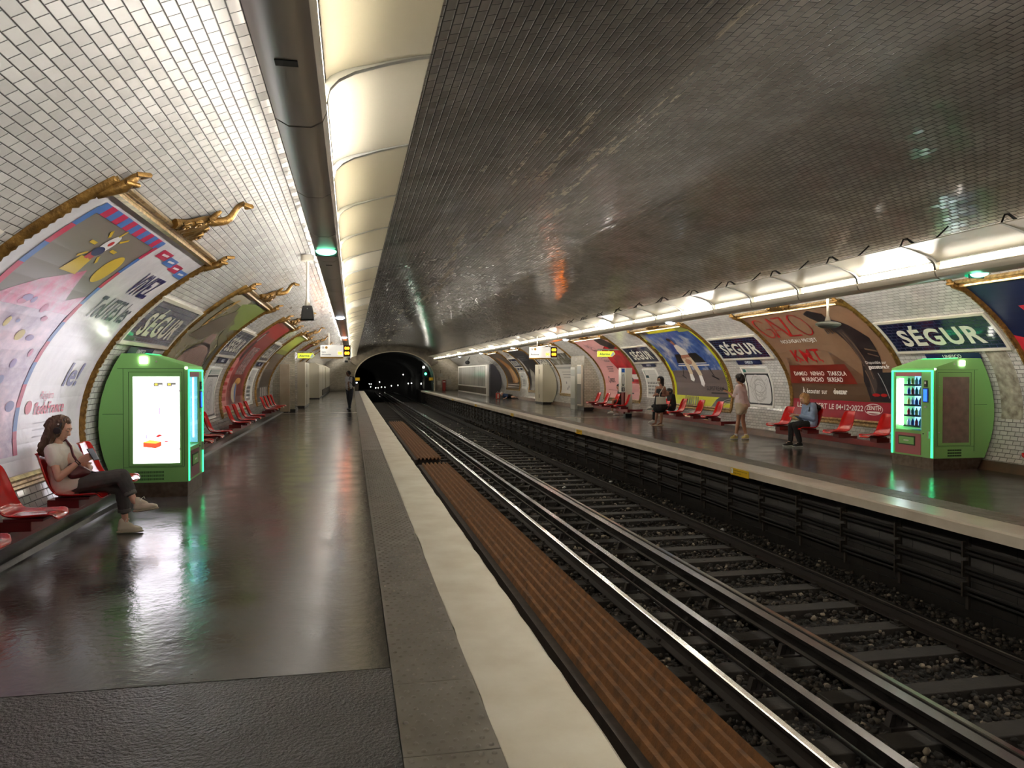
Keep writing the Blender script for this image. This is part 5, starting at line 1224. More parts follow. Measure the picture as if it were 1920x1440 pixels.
# ---------------------------------------------------------------- far end clutter, signals, tunnel lamps
M_lampw = mat('white_tunnel_light', (255, 255, 250), .5, emit=(255, 250, 235), es=22.0)
tl = [(905, 636, 84), (808, 632, 92), (775, 634, 98), (672, 652, 106), (608, 657, 112), (543, 672, 118), (508, 672, 124), (475, 678, 130), (450, 680, 136), (400, 668, 142), (405, 640, 148), (387, 640, 152), (490, 620, 110), (725, 545, 96)]
def unproj(x, y, Y):
    ps = math.atan(300 / 1442.); pt = math.atan(19 / 1442.)
    f = Vector((math.sin(ps) * math.cos(pt), math.cos(ps) * math.cos(pt), -math.sin(pt))); rt = Vector((math.cos(ps), -math.sin(ps), 0)); u = rt.cross(f)
    r_ = f + rt * ((x - 960) / 1442.) + u * ((720 - y) / 1442.); k = Y / r_.y; return (r_.x * k, Y, 1.6 + r_.z * k)
for i, (a, b_, d) in enumerate(tl):
    p = unproj(620 + a / 5.333, 600 + b_ / 5.333, d)
    t = thing('tunnel_lamp', 'small white lamp deep in the black tunnel', 'lamp', p, group='lamps on the tunnel walls')
    b = MB(); b.ball((0, 0, 0), (.045, .04, .05), 8); b.build('bulb', M_lampw, t)
    b = MB(); b.tube([(0, .03, -.9), (0, .03, .12)], .03, 5); b.build('post', mat('grey_post', (90, 86, 80), .8), t)
t = thing('track_signal', 'signal head with green and white lights inside the tunnel mouth', 'signal', (7.0, 76, 1.2))
b = MB(); b.box(6.8, 7.3, 75.9, 76.1, 1.2, 3.3); b.tube([(7.05, 76, -1.1), (7.05, 76, 1.3)], .07, 8); b.build('housing', M_black, t, world=True)
b = MB(); b.ball((7.1, 75.85, 1.6), .11, 10); b.build('green_light', mat('green_signal', (60, 255, 190), .4, emit=(60, 255, 190), es=4), t, world=True)
b = MB(); b.ball((6.9, 75.85, 2.25), .1, 10); b.ball((7.2, 75.85, 2.75), .08, 10); b.build('white_light', M_lampw, t, world=True)
for s, x, lab in (('L', .5, 'small yellow plate at the mouth of the tunnel by the near platform'), ('R', 7.35, 'small yellow plate at the mouth of the tunnel by the far platform')):
    b = MB(); b.box(x - .2, x + .2, 73.0, 73.06, .98, 1.26); o = b.build('warning_plate', MATS['yellow_plate'], label=lab, cat='sign')
t = thing('extinguisher_cabinet', 'red extinguisher cabinet on the far end wall', 'cabinet', (8.6, 73.2, 0)); b = MB(); b.box(8.45, 8.75, 73.1, 73.34, 0, 1.0); b.build('box', mat('red_box', (150, 44, 34), .4), t, world=True, bevel=.02); b = MB(); b.box(8.5, 8.7, 73.0, 73.1, .8, .9); b.build('handle', M_white, t, world=True)
for (x0, x1, z0, z1, lab) in ((7.95, 8.3, .55, .95, 'small pale junction box on the far end wall by the tunnel'), (8.85, 9.3, .55, 1.1, 'larger grey box beside the red extinguisher cabinet'), (8.1, 8.45, 1.35, 1.65, 'upper grey switch box on the far end wall')):
    t = thing('junction_box', lab, 'box', ((x0 + x1) / 2, 73.25, z0)); b = MB(); b.box(x0, x1, 73.12, 73.34, z0, z1); b.build('case', mat('pale_grey_box', (176, 172, 160), .5), t, world=True, bevel=.015)
    b = MB(); b.tube([((x0 + x1) / 2, 73.3, z1), ((x0 + x1) / 2, 73.3, z1 + .3)], .02, 6); b.build('conduit', M_bracket, t, world=True)
t = thing('surveillance_mirror', 'dark round monitor on a bracket by the end of the far platform', 'mirror', (8.9, 60, 2.4)); b = MB(); b.ball((8.9, 60, 2.5), (.2, .1, .16), 12); b.build('housing', M_black, t, world=True); b = MB(); b.tube([(8.9, 60, 2.6), (9.1, 60, 2.95)], .03, 6); b.build('bracket', M_black, t, world=True)
t = thing('platform_camera', 'small camera hanging at the end of the near platform', 'camera', (-.25, 36, 2.1)); b = MB(); b.tube([(-.25, 36, 2.2), (-.25, 36, 2.85)], .02, 6); b.build('rod', M_cream, t, world=True); b = MB(); b.box(-.32, -.18, 35.9, 36.15, 2.12, 2.22); b.build('housing', M_black, t, world=True, bevel=.01)
t = thing('platform_gate', 'low grey gate post at the end of the near platform', 'gate', (.35, 73, 0)); b = MB(); b.box(.3, .6, 72.7, 72.8, 0, .7); b.build('panel', M_bracket, t, world=True); b = MB(); b.ball((.42, 72.75, .78), (.08, .05, .06), 10); b.build('lamp_head', M_em2, t, world=True)
# a few scraps of litter in the track
r = random.Random(2)
for i, (x, y, lab) in enumerate(((6.25, 12.2, 'white paper scrap beside the far rail below the kiosk'), (4.9, 17.5, 'crumpled white scrap between the rails of the far track'), (3.5, 8.4, 'white scrap on the ballast by the thin bright rail'), (6.3, 18.2, 'white scrap on the ballast under the yellow poster'))):
    b = MB(); n = 7; vs = [(x + .07 * math.cos(2 * PI * k / n) * r.uniform(.5, 1), y + .07 * math.sin(2 * PI * k / n) * r.uniform(.5, 1), -1.10 + r.uniform(0, .04)) for k in range(n)] + [(x, y, -1.05), (x, y, -1.12)]
    b.add(vs, [(k, (k + 1) % n, n) for k in range(n)] + [((k + 1) % n, k, n + 1) for k in range(n)]); b.build('paper_scrap', mat('white_scrap', (206, 204, 198), .6), label=lab, cat='litter', smooth=0)
# ---------------------------------------------------------------- people
def blob(name, prims, m, parent, vox=.01, it=4, label=None, wr=None):
    """each prim is a list of (point, radius) spheres hulled together; the union becomes one continuous surface"""
    B = MB()
    for pr in prims:
        bm = bmesh.new()
        for p, r_ in pr:
            if not isinstance(r_, (tuple, list)): r_ = (r_, r_, r_)
            g = bmesh.ops.create_icosphere(bm, subdivisions=2, radius=1.0)['verts']
            for v in g: v.co = Vector((v.co.x * r_[0], v.co.y * r_[1], v.co.z * r_[2])) + Vector(p)
        co = [v.co.copy() for v in bm.verts]
        if len(pr) > 1:
            bm.free(); bm = bmesh.new()
            for c in co: bm.verts.new(c)
            h = bmesh.ops.convex_hull(bm, input=bm.verts[:])
            bmesh.ops.delete(bm, geom=[v for v in bm.verts if not v.link_faces], context='VERTS')
        bmesh.ops.recalc_face_normals(bm, faces=bm.faces); bm.verts.index_update()
        B.add([v.co for v in bm.verts], [tuple(v.index for v in f.verts) for f in bm.faces]); bm.free()
    me = bpy.data.meshes.new(name); me.from_pydata(B.v, [], B.f)
    o = bpy.data.objects.new(name, me); C.objects.link(o)
    md = o.modifiers.new('R', 'REMESH'); md.mode = 'VOXEL'; md.voxel_size = vox; md.use_smooth_shade = True
    md = o.modifiers.new('S', 'SMOOTH'); md.iterations = it; md.factor = .5
    dg = bpy.context.evaluated_depsgraph_get(); me2 = bpy.data.meshes.new_from_object(o.evaluated_get(dg))
    o.modifiers.clear(); o.data = me2; bpy.data.meshes.remove(me)
    wr = wr if wr is not None else {'t_shirt': (9, .010), 'jeans': (13, .006), 'jacket': (11, .010), 'shorts': (12, .009), 'dress': (9, .008), 'trousers': (12, .006), 'shirt': (9, .01), 'hair': (26, .010)}.get(name)
    if wr:
        from mathutils import noise
        nn = len(me2.vertices); co = np.empty(nn * 3, np.float32); no = np.empty(nn * 3, np.float32)
        me2.vertices.foreach_get('co', co); me2.vertices.foreach_get('normal', no); co = co.reshape(-1, 3); no = no.reshape(-1, 3)
        sc = (60, 60, 9) if name == 'hair' else (wr[0],) * 3
        am = [noise.noise((c[0] * sc[0], c[1] * sc[1], c[2] * sc[2])) + .5 * noise.noise((c[0] * sc[0] * 2.1, c[1] * sc[1] * 2.1, c[2] * sc[2] * 2.1)) for c in co.tolist()]
        co += no * (np.array(am, np.float32) * wr[1])[:, None]; me2.vertices.foreach_set('co', co.ravel()); me2.update()
    me2.transform(Matrix.Translation(-parent.location)); me2.materials.clear(); me2.materials.append(m)
    for p in me2.polygons: p.use_smooth = True
    o.parent = parent
    if label: o['label'] = label
    return o
V3 = Vector
def seg(a, b, ra, rb): return [(V3(a), ra), (V3(b), rb)]
def hand(w, d, nrm, s=1.0, curl=.35, thumb=1, r=.0085):
    """w wrist, d direction of the fingers, nrm back-of-hand normal"""
    w = V3(w); d = V3(d).normalized(); nrm = V3(nrm); nrm = (nrm - d * nrm.dot(d)).normalized(); sd = d.cross(nrm)
    pr = []; k = .085 * s
    pr.append([(w, .021 * s), (w + d * k + sd * .03 * s, .012 * s), (w + d * k - sd * .03 * s, .012 * s), (w + d * k * .4 + sd * .03 * s, .013 * s), (w + d * k * .3 - sd * .028 * s, .013 * s)])
    for i, (o_, L_) in enumerate(((.031, .068), (.0105, .076), (-.0105, .071), (-.031, .056))):
        b0 = w + d * (k - .004) + sd * o_ * s; a1 = curl * .8; a2 = curl * 2.0; a3 = curl * 3.2
        p1 = b0 + (d * math.cos(a1) - nrm * math.sin(a1)) * L_ * .45 * s; p2 = p1 + (d * math.cos(a2) - nrm * math.sin(a2)) * L_ * .33 * s; p3 = p2 + (d * math.cos(a3) - nrm * math.sin(a3)) * L_ * .27 * s
        pr += [seg(b0, p1, r * s, r * s), seg(p1, p2, r * s, r * .93 * s), seg(p2, p3, r * .93 * s, r * .82 * s)]
    b0 = w + d * .025 * s + sd * .024 * s * thumb; p1 = b0 + (d * .7 + sd * thumb * .75 - nrm * .25).normalized() * .042 * s; p2 = p1 + (d * .9 + sd * thumb * .2 - nrm * .4).normalized() * .032 * s
    pr += [seg(b0, p1, .012 * s, .0098 * s), seg(p1, p2, .0098 * s, .0082 * s)]
    return pr
def head(c, fwd, up=(0, 0, 1), s=1.0, ears=True):
    """c: centre of the skull"""
    c = V3(c); f = V3(fwd).normalized(); u = V3(up); u = (u - f * u.dot(f)).normalized(); r = f.cross(u)
    def q(a, b, z): return c + f * a * s + r * b * s + u * z * s
    pr = [[(q(-.02, 0, .03), .083 * s), (q(.018, 0, .025), .078 * s)], [(q(.03, 0, -.0), .068 * s), (q(.052, 0, -.06), .04 * s), (q(-.01, .03, -.04), .04 * s), (q(-.01, -.03, -.04), .04 * s)],
          [(q(.062, 0, -.085), .022 * s), (q(.02, .035, -.065), .022 * s), (q(.02, -.035, -.065), .022 * s)],
          [(q(.088, 0, .018), .009 * s), (q(.108, 0, -.018), .010 * s), (q(.09, 0, -.026), .013 * s)], [(q(.088, .013, -.052), .0075 * s), (q(.088, -.013, -.052), .0075 * s)], [(q(.083, .013, -.064), .008 * s), (q(.083, -.013, -.064), .008 * s)],
          [(q(.080, .045, .026), .012 * s), (q(.085, .015, .03), .010 * s)], [(q(.080, -.045, .026), .012 * s), (q(.085, -.015, .03), .010 * s)]]
    if ears:
        for k in (-1, 1): pr.append([(q(-.005, k * .078, .01), (.016 * s)), (q(-.01, k * .084, .028), .012 * s), (q(0, k * .078, -.018), .010 * s)])
    return pr
def face(c, fwd, parent, up=(0, 0, 1), s=1.0, mask=None):
    c = V3(c); f = V3(fwd).normalized(); u = V3(up); u = (u - f * u.dot(f)).normalized(); r = f.cross(u)
    def q(a, b, z): return tuple(c + f * a * s + r * b * s + u * z * s)
    b = MB()
    for k in (-1, 1): b.ball(q(.078, k * .031, .012), (.011 * s,) * 3, 8, 0); b.ball(q(.086, k * .031, .012), (.0055 * s,) * 3, 6, 1)
    b.build('eyes', [mat('eye_white', (220, 214, 206), .2), mat('dark_iris', (40, 26, 20), .2)], parent, world=True)
    b = MB()
    for k in (-1, 1): b.tube([q(.090, k * .014, .036), q(.088, k * .032, .042), q(.076, k * .05, .036)], .0035 * s, 5)
    b.build('eyebrows', mat('dark_brow', (50, 34, 26), .7), parent, world=True)
    if mask is None:
        b = MB(); b.tube([q(.088, -.024, -.058), q(.096, 0, -.057), q(.088, .024, -.058)], .005 * s, 6); b.build('lips', mat('lip_rose', (168, 96, 86), .45), parent, world=True)
SK1 = mat('light_skin', (226, 178, 152), .5); SK2 = mat('tan_skin', (178, 128, 100), .5); SK3 = mat('brown_skin', (96, 62, 46), .5)
def shoe(ankle, toe, s=1.0, sole=.0):
    a = V3(ankle); t = V3(toe); d = (t - a); d.z = 0; d = d.normalized(); sd = V3((-d.y, d.x, 0))
    return a, t, d, sd
def sneaker(parent, heel, toe, m, msole, high=False, up=(0, 0, 1), s=1.0):
    """heel and toe: points at the bottom of the sole"""
    h = V3(heel); t = V3(toe); L = (t - h).length; d = (t - h).normalized(); u = V3(up); u = (u - d * u.dot(d)).normalized(); sd = d.cross(u)
    def q(a, b, z): return h + d * a * L + sd * b * s + u * z * s
    pr = [[(q(.16, 0, .045), .04 * s), (q(.45, .012, .045), .036 * s), (q(.75, .016, .035), .033 * s), (q(.75, -.012, .035), .033 * s), (q(.9, 0, .03), .026 * s)], [(q(.16, 0, .05), .038 * s), (q(.22, 0, .10 if high else .075), .036 * s), (q(.5, 0, .07), .03 * s)]]
    if high: pr.append([(q(.17, 0, .08), .037 * s), (q(.2, 0, .115), .036 * s)])
    o = blob('shoe', pr, m, parent, .006, 3)
    pr = [[(q(.12, 0, .012), (.042 * s, .042 * s, .014 * s)), (q(.45, 0, .012), (.036 * s, .036 * s, .014 * s)), (q(.76, 0, .012), (.044 * s, .044 * s, .014 * s)), (q(.94, 0, .013), (.028 * s, .028 * s, .013 * s))]]
    so = blob('sole', pr, msole, parent, .006, 1)
    so.parent = o
    if high:
        b = MB()
        for i in range(5):
            z = .06 + .012 * i; a = .56 - .05 * i; b.tube([tuple(q(a, -.03, z - .004)), tuple(q(a + .03, 0, z + .018)), tuple(q(a, .03, z - .004))], .0035 * s, 5)
        b.tube([tuple(q(.34, 0, .125)), tuple(q(.40, .035, .145)), tuple(q(.37, .05, .12))], .003, 5); b.tube([tuple(q(.34, 0, .125)), tuple(q(.44, -.03, .14)), tuple(q(.42, -.05, .118))], .003, 5)
        b.build('laces', M_white, parent, world=True).parent = o
        bpy.context.view_layer.update()
    return o

# --- the person with headphones
def main_person():
    t = thing('person', 'seated person in cream T-shirt and dark rolled jeans, wearing headphones, looking at a phone', 'person', (-2.65, 8.3, 0))
    # joints (facing the track, +x); near side of the body is -y
    pel = V3((-2.72, 8.30, .53)); ch = V3((-2.80, 8.28, .80)); nk = V3((-2.83, 8.26, .93)); hd = V3((-2.79, 8.24, 1.065))
    fw = V3((.86, -.05, -.42))
    shn = V3((-2.83, 8.12, .865)); shf = V3((-2.80, 8.43, .865)); eln = V3((-2.74, 8.04, .605)); elf = V3((-2.60, 8.46, .655)); wrn = V3((-2.585, 8.13, .755)); wrf = V3((-2.56, 8.30, .69))
    hipn = V3((-2.70, 8.20, .515)); hipf = V3((-2.70, 8.40, .515))
    kt = V3((-2.24, 8.26, .585)); at = V3((-2.115, 8.20, .345))     # crossed leg (upper)
    kb = V3((-2.26, 8.34, .455)); ab = V3((-2.235, 8.34, .13))      # supporting leg
    sk = head(hd, fw, s=.98)
    sk += [seg(nk - V3((0, 0, .05)), hd + V3((-.02, 0, -.05)), .05, .048)]
    sk += [[(ch + V3((0, -.09, .0)), .09), (ch + V3((0, .09, .0)), .09), (pel + V3((0, -.07, .08)), .09), (pel + V3((0, .07, .08)), .09)]]
    sk += [seg(shn, eln, .043, .036), seg(eln, eln.lerp(wrn, .4), .036, .037), seg(eln.lerp(wrn, .4), wrn, .037, .023)]
    sk += [seg(shf, elf, .043, .036), seg(elf, wrf, .036, .023)]
    sk += [seg(hipn, kt, .08, .05), seg(hipf, kb, .08, .05), seg(kt, at, .048, .032), seg(kb, ab, .048, .03)]
    sk += [seg(at, at + V3((.05, -.0, -.05)), .032, .03), seg(ab, ab + V3((0, 0, -.06)), .03, .035)]
    sk += hand(wrn, (.9, .25, .45), (.2, -.8, .5), 1.0, .45, 1) + hand(wrf, (.35, -.35, -.7), (.9, .1, .5), 1.0, .5, -1)
    blob('body', sk, SK1, t, .0055, 2)
    face(hd, fw, t, s=.98)
    # T-shirt
    cr = mat('cream_cotton', (246, 241, 228), .85, bump=(30, .5, .004))
    sh = [[(V3((-2.80, 8.17, .83)), .085), (V3((-2.80, 8.39, .83)), .085), (V3((-2.83, 8.28, .90)), .05), (V3((-2.77, 8.19, .62)), .105), (V3((-2.77, 8.39, .62)), .105)],
          [(V3((-2.77, 8.20, .62)), .11), (V3((-2.77, 8.39, .62)), .11), (V3((-2.745, 8.20, .525)), .128), (V3((-2.745, 8.39, .525)), .125), (V3((-2.66, 8.20, .55)), .105), (V3((-2.66, 8.38, .55)), .10)],
          [(shn, .062), (shn.lerp(eln, .42), .066), (V3((-2.80, 8.2, .84)), .07)], [(shf, .062), (shf.lerp(elf, .45), .062), (V3((-2.80, 8.36, .84)), .07)],
          [(nk + V3((.0, -.05, -.03)), .035), (nk + V3((0, .05, -.03)), .035), (V3((-2.83, 8.15, .87)), .045), (V3((-2.83, 8.4, .87)), .045)]]
    blob('t_shirt', sh, cr, t, .007, 3)
    je = mat('dark_grey_denim', (70, 69, 68), .85, bump=(60, .5, .002), var=(9, .2, (92, 90, 88)))
    j = [[(hipn + V3((-.04, -.0, -.0)), .105), (hipf + V3((-.04, 0, 0)), .105), (V3((-2.66, 8.2, .53)), .09), (V3((-2.66, 8.4, .53)), .09)],
         seg(hipn + V3((.02, 0, .01)), kt, .098, .072), seg(hipf + V3((.02, 0, 0)), kb, .095, .07), [(kt, .072), (kt.lerp(at, .45), .066), (kt.lerp(at, .66), .056)], [(kb, .07), (kb.lerp(ab, .5), .062), (kb.lerp(ab, .68), .056)]]
    jo = blob('jeans', j, je, t, .007, 2)
    for k_, a_ in ((kt, at), (kb, ab)):
        d = (a_ - k_); p = k_ + d * .70; b = MB(); b.tube([tuple(p - d.normalized() * .018), tuple(p + d.normalized() * .018)], .058 if k_ is kt else .06, 18); b.build('turn_up', mat('light_turn_up', (112, 110, 106), .85), t, world=True, bevel=.004)
    # hair
    hm = mat('brown_wavy_hair', (48, 35, 28), .5, bump=(38, 1.0, .008), var=(4, .3, (110, 82, 58)))
    up = V3((.42, 0, .9)); bk = V3((-.9, 0, .3))
    hr = [[(hd + V3((-.035, 0, .035)), .098), (hd + V3((.0, 0, .055)), .085), (hd + V3((.03, 0, .06)), .066)],
          [(hd + V3((-.06, -.055, .0)), .058), (hd + V3((-.085, -.05, -.09)), .056), (hd + V3((-.065, .05, .0)), .06), (hd + V3((-.09, .05, -.09)), .05)],
          [(hd + V3((-.085, -.055, -.08)), .055), (hd + V3((-.125, -.07, -.16)), .046)], [(hd + V3((-.125, -.07, -.15)), .045), (hd + V3((-.115, -.085, -.235)), .03)],
          [(hd + V3((-.1, .03, -.08)), .055), (hd + V3((-.14, .03, -.18)), .04)],
          [(hd + V3((.05, -.062, .07)), .022), (hd + V3((.035, -.084, .01)), .018), (hd + V3((-.0, -.082, -.06)), .02), (hd + V3((-.04, -.07, .04)), .03)],
          seg(hd + V3((-.09, -.09, -.08)), hd + V3((-.155, -.10, -.2)), .026, .016), seg(hd + V3((-.02, -.088, -.04)), hd + V3((-.07, -.1, -.17)), .022, .014)]
    rr_ = random.Random(9)
    for i in range(14):
        a = hd + V3((-.06 - .05 * rr_.random(), -.08 + .14 * rr_.random(), -.08)); m_ = a + V3((-.02 - .03 * rr_.random(), -.015 * rr_.random(), -.07)); e_ = m_ + V3((.025 * rr_.uniform(-1, 1), .0, -.07 - .04 * rr_.random()))
        hr += [seg(a, m_, .016, .013), seg(m_, e_, .013, .006)]
    blob('hair', hr, hm, t, .006, 1)
    # sneakers
    can = mat('off_white_canvas', (232, 222, 198), .8, bump=(90, .4, .001)); so = mat('cream_rubber', (206, 196, 172), .5)
    sneaker(t, (-2.305, 8.335, .004), (-2.075, 8.34, .004), can, so, True)
    sneaker(t, (-2.115, 8.21, .225), (-1.885, 8.16, .262), can, so, True, up=(.0, 0, 1))
    # headphones (worn, a thing of their own)
    h = thing('headphones', 'black headphones worn by the seated person', 'headphones', tuple(hd))
    b = MB(); pts = []
    for i in range(17):
        a = PI * i / 16; pts.append(tuple(hd + V3((.025 + .03 * math.sin(a), -.104 * math.cos(a), -.005 + .112 * math.sin(a)))))
    b.tube(pts, .009, 8); b.build('headband', M_black, h, world=True)
    for k in (-1, 1):
        b = MB(); c = hd + V3((.01, k * .1, -.012)); b.tube([tuple(c + V3((0, k * .022, 0))), tuple(c - V3((0, k * .012, 0)))], [.032, .037], 18); b.ball(tuple(c + V3((.01, k * .008, .062))), .009, 8, 1); b.build('ear_cup', [mat('dark_ear_cup', (34, 32, 32), .3), M_white], h, world=True, bevel=.004)
    p = thing('phone', 'phone held up in the hand of the seated person', 'phone', (-2.475, 8.17, .815))
    b = MB(); b.box(-.038, .038, -.004, .004, -.07, .07); o = b.build('case', M_black, p, bevel=.003); b = MB(); b.box(-.034, .034, -.0055, -.004, -.064, .064); b.build('screen', mat('phone_glass', (150, 160, 175), .1), p)
    p.rotation_euler = (math.radians(-38), math.radians(0), math.radians(62))
    g = thing('shoulder_bag', 'maroon leather bag held on the lap of the seated person', 'bag', (-2.62, 8.22, .6)); mm = mat('maroon_leather', (84, 18, 26), .3)
    blob('pouch', [[(V3((-2.66, 8.15, .70)), .04), (V3((-2.58, 8.17, .66)), .045), (V3((-2.54, 8.2, .63)), .04), (V3((-2.64, 8.12, .63)), .05), (V3((-2.60, 8.26, .64)), .05)]], mm, g, .007, 2)
    b = MB(); b.tube([(-2.60, 8.2, .70), (-2.675, 8.24, .80), (-2.715, 8.30, .885), (-2.78, 8.36, .945), (-2.86, 8.37, .92)], .012, 8); b.build('strap', mm, g, world=True)
    b = MB(); b.ball((-2.50, 8.22, .625), (.035, .02, .022), 10); b.tube([(-2.5, 8.22, .64), (-2.46, 8.2, .63), (-2.47, 8.18, .60)], .006, 6); b.build('tassel', M_black, g, world=True)
    b = MB()
    for k in range(2): 
        c = wrn.lerp(eln, .05 + .07 * k); d = (wrn - eln).normalized(); b.tube([tuple(c - d * .005), tuple(c + d * .005)], .028, 14)
    b.build('bracelet', mat('dark_band', (50, 26, 30), .5), t, world=True)
main_person()

def legs_prims(hL, kL, aL, hR, kR, aR, r0=.085, r1=.05, r2=.033): return [seg(hL, kL, r0, r1), seg(kL, kL.lerp(aL, .35), r1, r1 * 1.02), seg(kL.lerp(aL, .35), aL, r1, r2), seg(hR, kR, r0, r1), seg(kR, kR.lerp(aR, .35), r1, r1 * 1.02), seg(kR.lerp(aR, .35), aR, r1, r2)]
# --- person in pale shorts, facing left along the platform, phone in hand
def shorts_person():
    Y = 17.3; t = thing('person', 'standing person in pink T-shirt, pale shorts and yellow shoes, seen from behind', 'person', (9.35, Y, 0))
    v = lambda x, y, z: V3((x, Y + y, z))
    hd = v(9.31, .02, 1.475); fw = (-.62, .55, -.32)
    hL, hR = v(9.28, -.06, .86), v(9.42, .08, .86); kL, kR = v(9.245, -.03, .47), v(9.425, .08, .46); aL, aR = v(9.20, .0, .10), v(9.475, .02, .09)
    shL, shR = v(9.20, -.08, 1.27), v(9.46, .13, 1.29); eL, eR = v(9.165, .03, 1.03), v(9.53, .15, 1.02); wL, wR = v(9.09, .2, 1.15), v(9.47, .28, .92)
    sk = head(hd, fw, s=.98) + [seg(v(9.345, .02, 1.30), hd + V3((.01, 0, -.06)), .055, .05), [(shL, .05), (shR, .05), (v(9.28, -.03, .95), .1), (v(9.42, .06, .95), .1)]]
    sk += legs_prims(hL, kL, aL, hR, kR, aR) + [seg(aL, v(9.13, -.02, .05), .034, .03), seg(aR, v(9.4, -.03, .05), .034, .03)]
    sk += [seg(shL, eL, .045, .037), seg(eL, wL, .037, .024), seg(shR, eR, .045, .037), seg(eR, wR, .037, .024)] + hand(wL, (-.5, .6, .35), (-.3, -.3, .9), 1, .4) + hand(wR, (-.3, .4, -.7), (.8, .3, 0), 1, .4)
    blob('body', sk, SK2, t, .009, 3); face(hd, fw, t)
    pk = mat('pale_pink_cotton', (236, 216, 218), .85, bump=(14, .8, .01))
    blob('t_shirt', [[(shL, .065), (shR, .065), (v(9.335, .02, 1.32), .045), (v(9.27, -.05, 1.1), .1), (v(9.42, .07, 1.1), .1)], [(v(9.27, -.05, 1.1), .105), (v(9.42, .07, 1.1), .105), (v(9.26, -.06, .88), .12), (v(9.44, .08, .88), .12)], [(shL, .062), (shL.lerp(eL, .5), .07), (shL.lerp(eL, .8), .06)], [(shR, .062), (shR.lerp(eR, .5), .07), (shR.lerp(eR, .8), .06)]], pk, t, .011, 3)
    blob('shorts', [[(v(9.26, -.06, .86), .125), (v(9.43, .08, .86), .125), (v(9.27, -.05, .78), .12), (v(9.43, .08, .78), .12)], seg(hL, v(9.26, -.05, .68), .115, .10), seg(hR, v(9.42, .08, .68), .115, .10)], mat('pale_sand_shorts', (232, 214, 188), .85, bump=(14, .8, .01)), t, .011, 3)
    blob('hair', [[(hd + V3((.02, 0, .02)), .105), (hd + V3((.0, -.02, .04)), .1), (hd + V3((.045, -.035, -.03)), .075)], [(hd + V3((.0, -.06, -.02)), .06), (hd + V3((.06, 0, -.05)), .06)], [(hd + V3((-.03, .03, .06)), .07), (hd, .09)]], mat('short_dark_hair', (26, 20, 20), .55, bump=(30, 1, .01)), t, .01, 1)
    yl = mat('pale_yellow_canvas', (214, 196, 120), .7)
    sneaker(t, tuple(v(9.25, .02, .003)), tuple(v(9.03, -.04, .003)), yl, M_white); sneaker(t, tuple(v(9.54, .0, .003)), tuple(v(9.31, -.08, .003)), yl, M_white)
    b = MB(); b.tube([tuple(aL + V3((0, 0, -.02))), tuple(aL + V3((0, 0, .04)))], [.042, .038], 12); b.tube([tuple(aR + V3((0, 0, -.02))), tuple(aR + V3((0, 0, .04)))], [.042, .038], 12); b.build('socks', M_white, t, world=True)
    p = thing('phone', 'dark phone held by the standing person in shorts', 'phone', tuple(wL + V3((-.06, .06, .07)))); b = MB(); b.box(-.085, .085, -.04, .04, -.006, .006); b.build('case', M_black, p, bevel=.003); b = MB(); b.box(-.075, .075, -.035, .035, .006, .007); b.build('screen', mat('phone_dim', (60, 66, 76), .1), p); p.rotation_euler = (.3, .35, .3)
    g = thing('tote_bag', 'pale tote bag hanging behind the person in shorts', 'bag', tuple(v(9.58, .12, .72)))
    blob('sack', [[(v(9.53, .12, 1.05), .02), (v(9.53, .12, .95), .05), (v(9.6, .14, .82), .05), (v(9.5, .16, .84), .05)]], pk, g, .01, 2); b = MB(); b.tube([tuple(v(9.47, .1, 1.33)), tuple(v(9.56, .14, 1.15)), tuple(v(9.54, .13, 1.0))], .012, 6); b.build('strap', pk, g, world=True)
shorts_person()
